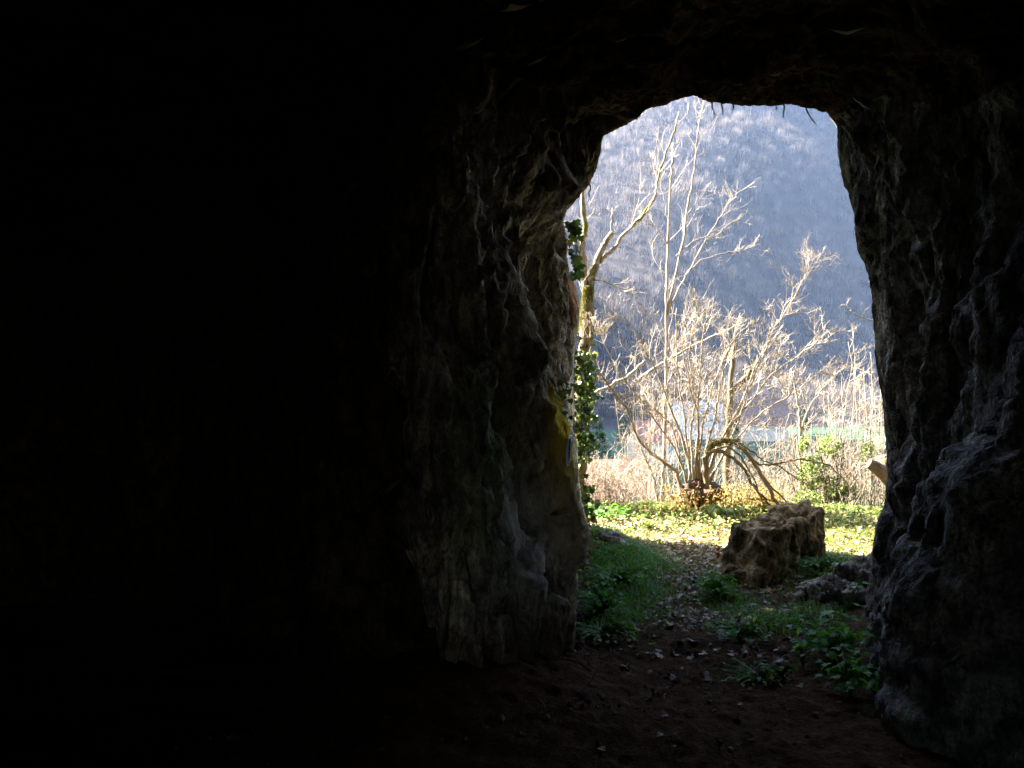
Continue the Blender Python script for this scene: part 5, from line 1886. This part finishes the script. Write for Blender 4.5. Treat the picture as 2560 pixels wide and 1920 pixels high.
# ------------------------------------------------------------------ cobwebs and hanging roots
webs = [
    ([(858, 514), (858, 487), (881, 457), (919, 443)], 'largest pale cobweb sheet, high on the dark left wall'),
    ([(2329, 373), (2343, 414), (2357, 409), (2358, 396)], 'pale cobweb on the right wall, upper of the close pair'),
    ([(2355, 416), (2364, 446), (2380, 452), (2366, 428)], 'pale cobweb on the right wall, lower of the close pair'),
    ([(2130, 242), (2148, 258), (2176, 274), (2153, 254)], 'slanting cobweb on the ceiling above the right top corner of the opening'),
    ([(2100, 309), (2119, 332), (2137, 359), (2132, 341), (2114, 313)], 'ragged pale cobweb at the top right corner of the opening'),
    ([(2201, 373), (2192, 405), (2182, 431), (2194, 400)], 'thin upright cobweb strand on the upper right wall'),
    ([(2433, 797), (2442, 826), (2452, 845), (2446, 822)], 'short cobweb strand far right on the dark wall'),
    ([(2229, 833), (2242, 840), (2252, 854), (2240, 834)], 'small bright cobweb halfway up the right wall'),
    ([(1238, 30), (1275, 8), (1335, 8), (1290, 26)], 'broad cobweb at the top of the ceiling'),
    ([(1133, 120), (1163, 98), (1223, 86), (1193, 109), (1144, 135)], 'wide grey cobweb on the left part of the ceiling'),
    ([(1320, 161), (1343, 143), (1373, 134), (1350, 154)], 'narrow cobweb on the ceiling between the wide cobweb and the opening'),
    ([(1534, 104), (1550, 98), (1568, 94), (1552, 102)], 'thin cobweb strand on the ceiling above the left of the opening'),
    ([(1913, 184), (1935, 179), (1954, 180), (1939, 191)], 'small cobweb on the ceiling just above the opening'),
    ([(1832, 209), (1850, 206), (1862, 207), (1846, 213)], 'tiny cobweb on the ceiling above the middle of the opening'),
    ([(2060, 71), (2110, 78), (2168, 68), (2120, 88)], 'faint wide cobweb on the ceiling far above the right corner'),
    ([(1180, 606), (1188, 594), (1196, 583), (1189, 603)], 'small cobweb on the left wall below the overhang'),
    ([(1133, 672), (1142, 655), (1154, 643), (1144, 664)], 'pale cobweb wisp on the left wall below the small overhang cobweb'),
    ([(1001, 709), (1027, 691), (1043, 664), (1031, 693)], 'curved cobweb on the dark middle of the left wall'),
    ([(1039, 1121), (1055, 1114), (1076, 1084), (1058, 1108)], 'hooked cobweb beside the dark niche of the left wall'),
    ([(961, 1233), (972, 1213), (1013, 1192), (978, 1219)], 'arched cobweb lowest on the dark left wall'),
    ([(1188, 1029), (1194, 1020), (1202, 1013), (1196, 1025)], 'bright little cobweb in the middle of the left wall'),
    ([(1070, 908), (1078, 900), (1088, 887), (1081, 903)], 'tiny cobweb on the left wall above the dark niche'),
]
for (poly, lab) in webs:
    poly = np.array(poly, float)
    c2 = poly.mean(0)
    p_, n_ = hit(c2[0], c2[1], 0.05)
    if p_ is None:
        continue
    dd_ = p_[1]
    pts = []
    for (px, py) in poly:
        h_, _n = hit(px, py, 0.015)
        d_ = h_[1] if h_ is not None and abs(h_[1] - dd_) < 0.35 else dd_
        pts.append(P(px, py, d_ - 0.01))
    pts = np.array(pts)
    k = len(pts)
    # subdivided slack sheet: border points drawn in between, centre sagging
    ring_ = []
    for i_ in range(k):
        a_, b_ = pts[i_], pts[(i_ + 1) % k]
        for s in np.linspace(0, 1, 6)[:-1]:
            q_ = a_ + (b_ - a_) * s
            ring_.append(q_ + (p_ - q_) * 0.22 * math.sin(s * math.pi))
    ring_ = np.array(ring_)
    inner_ = ring_ * 0.5 + pts.mean(0) * 0.5 + np.array([0, -0.01, -0.006])
    V_ = np.concatenate([ring_, inner_, [pts.mean(0) + np.array([0, -0.012, -0.01])]])
    kk = len(ring_)
    T_ = []
    for i_ in range(kk):
        j_ = (i_ + 1) % kk
        T_ += [(i_, j_, kk + j_), (i_, kk + j_, kk + i_), (kk + i_, kk + j_, 2 * kk)]
    g_ = Geo()
    g_.poly(V_ - p_, T_, 0.5)
    o_ = obj('cobweb', g_.mesh('cobweb'), MAT['cobweb'])
    o_.location = tuple(p_)
    tag(o_, lab, 'cobweb')

roots = [([(1781, 255), (1780, 268), (1784, 276), (1786, 290)], 'short tangled root hanging left of the middle of the lintel'),
         ([(1803, 258), (1806, 270), (1808, 281), (1806, 286)], 'dark root tuft hanging near the middle of the lintel'),
         ([(1832, 260), (1834, 268), (1833, 274)], 'tiny rootlet hanging at the middle of the lintel'),
         ([(1958, 258), (1961, 270), (1958, 284), (1960, 292)], 'thin root hanging towards the right of the lintel'),
         ([(1938, 258), (1941, 266), (1940, 272)], 'tiny rootlet hanging beside the thin lintel root'),
         ([(2012, 262), (2020, 282), (2030, 298), (2041, 312)], 'long curved root hanging at the right end of the lintel'),
         ([(1474, 460), (1476, 472), (1472, 482), (1474, 489)], 'small root tuft hanging under the left overhang')]
r = np.random.default_rng(131)
for (pth, lab) in roots:
    d_ = 6.05 if pth[0][0] > 1500 else 6.3
    t_ = thing('hanging_root', lab, 'root', P(pth[0][0], pth[0][1], d_))
    pts = limb_path(pth, d_, 10)
    g_ = Geo()
    g_.tube(pts, np.linspace(0.006, 0.003, 10), 4)
    g_.build('stem', MAT['bark_dark'], t_)
    g_ = Geo()
    sprays(g_, pts, 10, 0.035, 0.0022, r, 0.0, -0.3, 1, 0)
    tag(g_.build('rootlets', MAT['bark_dark'], t_), kind='stuff')

# ------------------------------------------------------------------ haze
g_ = Geo()
box_geo(g_, -440, 560, -14, 712, -13, 318)
m, nt, out = new_mat('haze')
pvn = nt.nodes.new('ShaderNodeVolumePrincipled')
pvn.inputs['Color'].default_value = HAZE_COLOR + (1,)
pvn.inputs['Density'].default_value = HAZE_DENSITY
pvn.inputs['Anisotropy'].default_value = 0.2
nt.links.new(pvn.outputs['Volume'], out.inputs['Volume'])
tag(g_.build('haze', m, None, False), 'thin bluish haze filling the valley air', 'haze', kind='stuff')
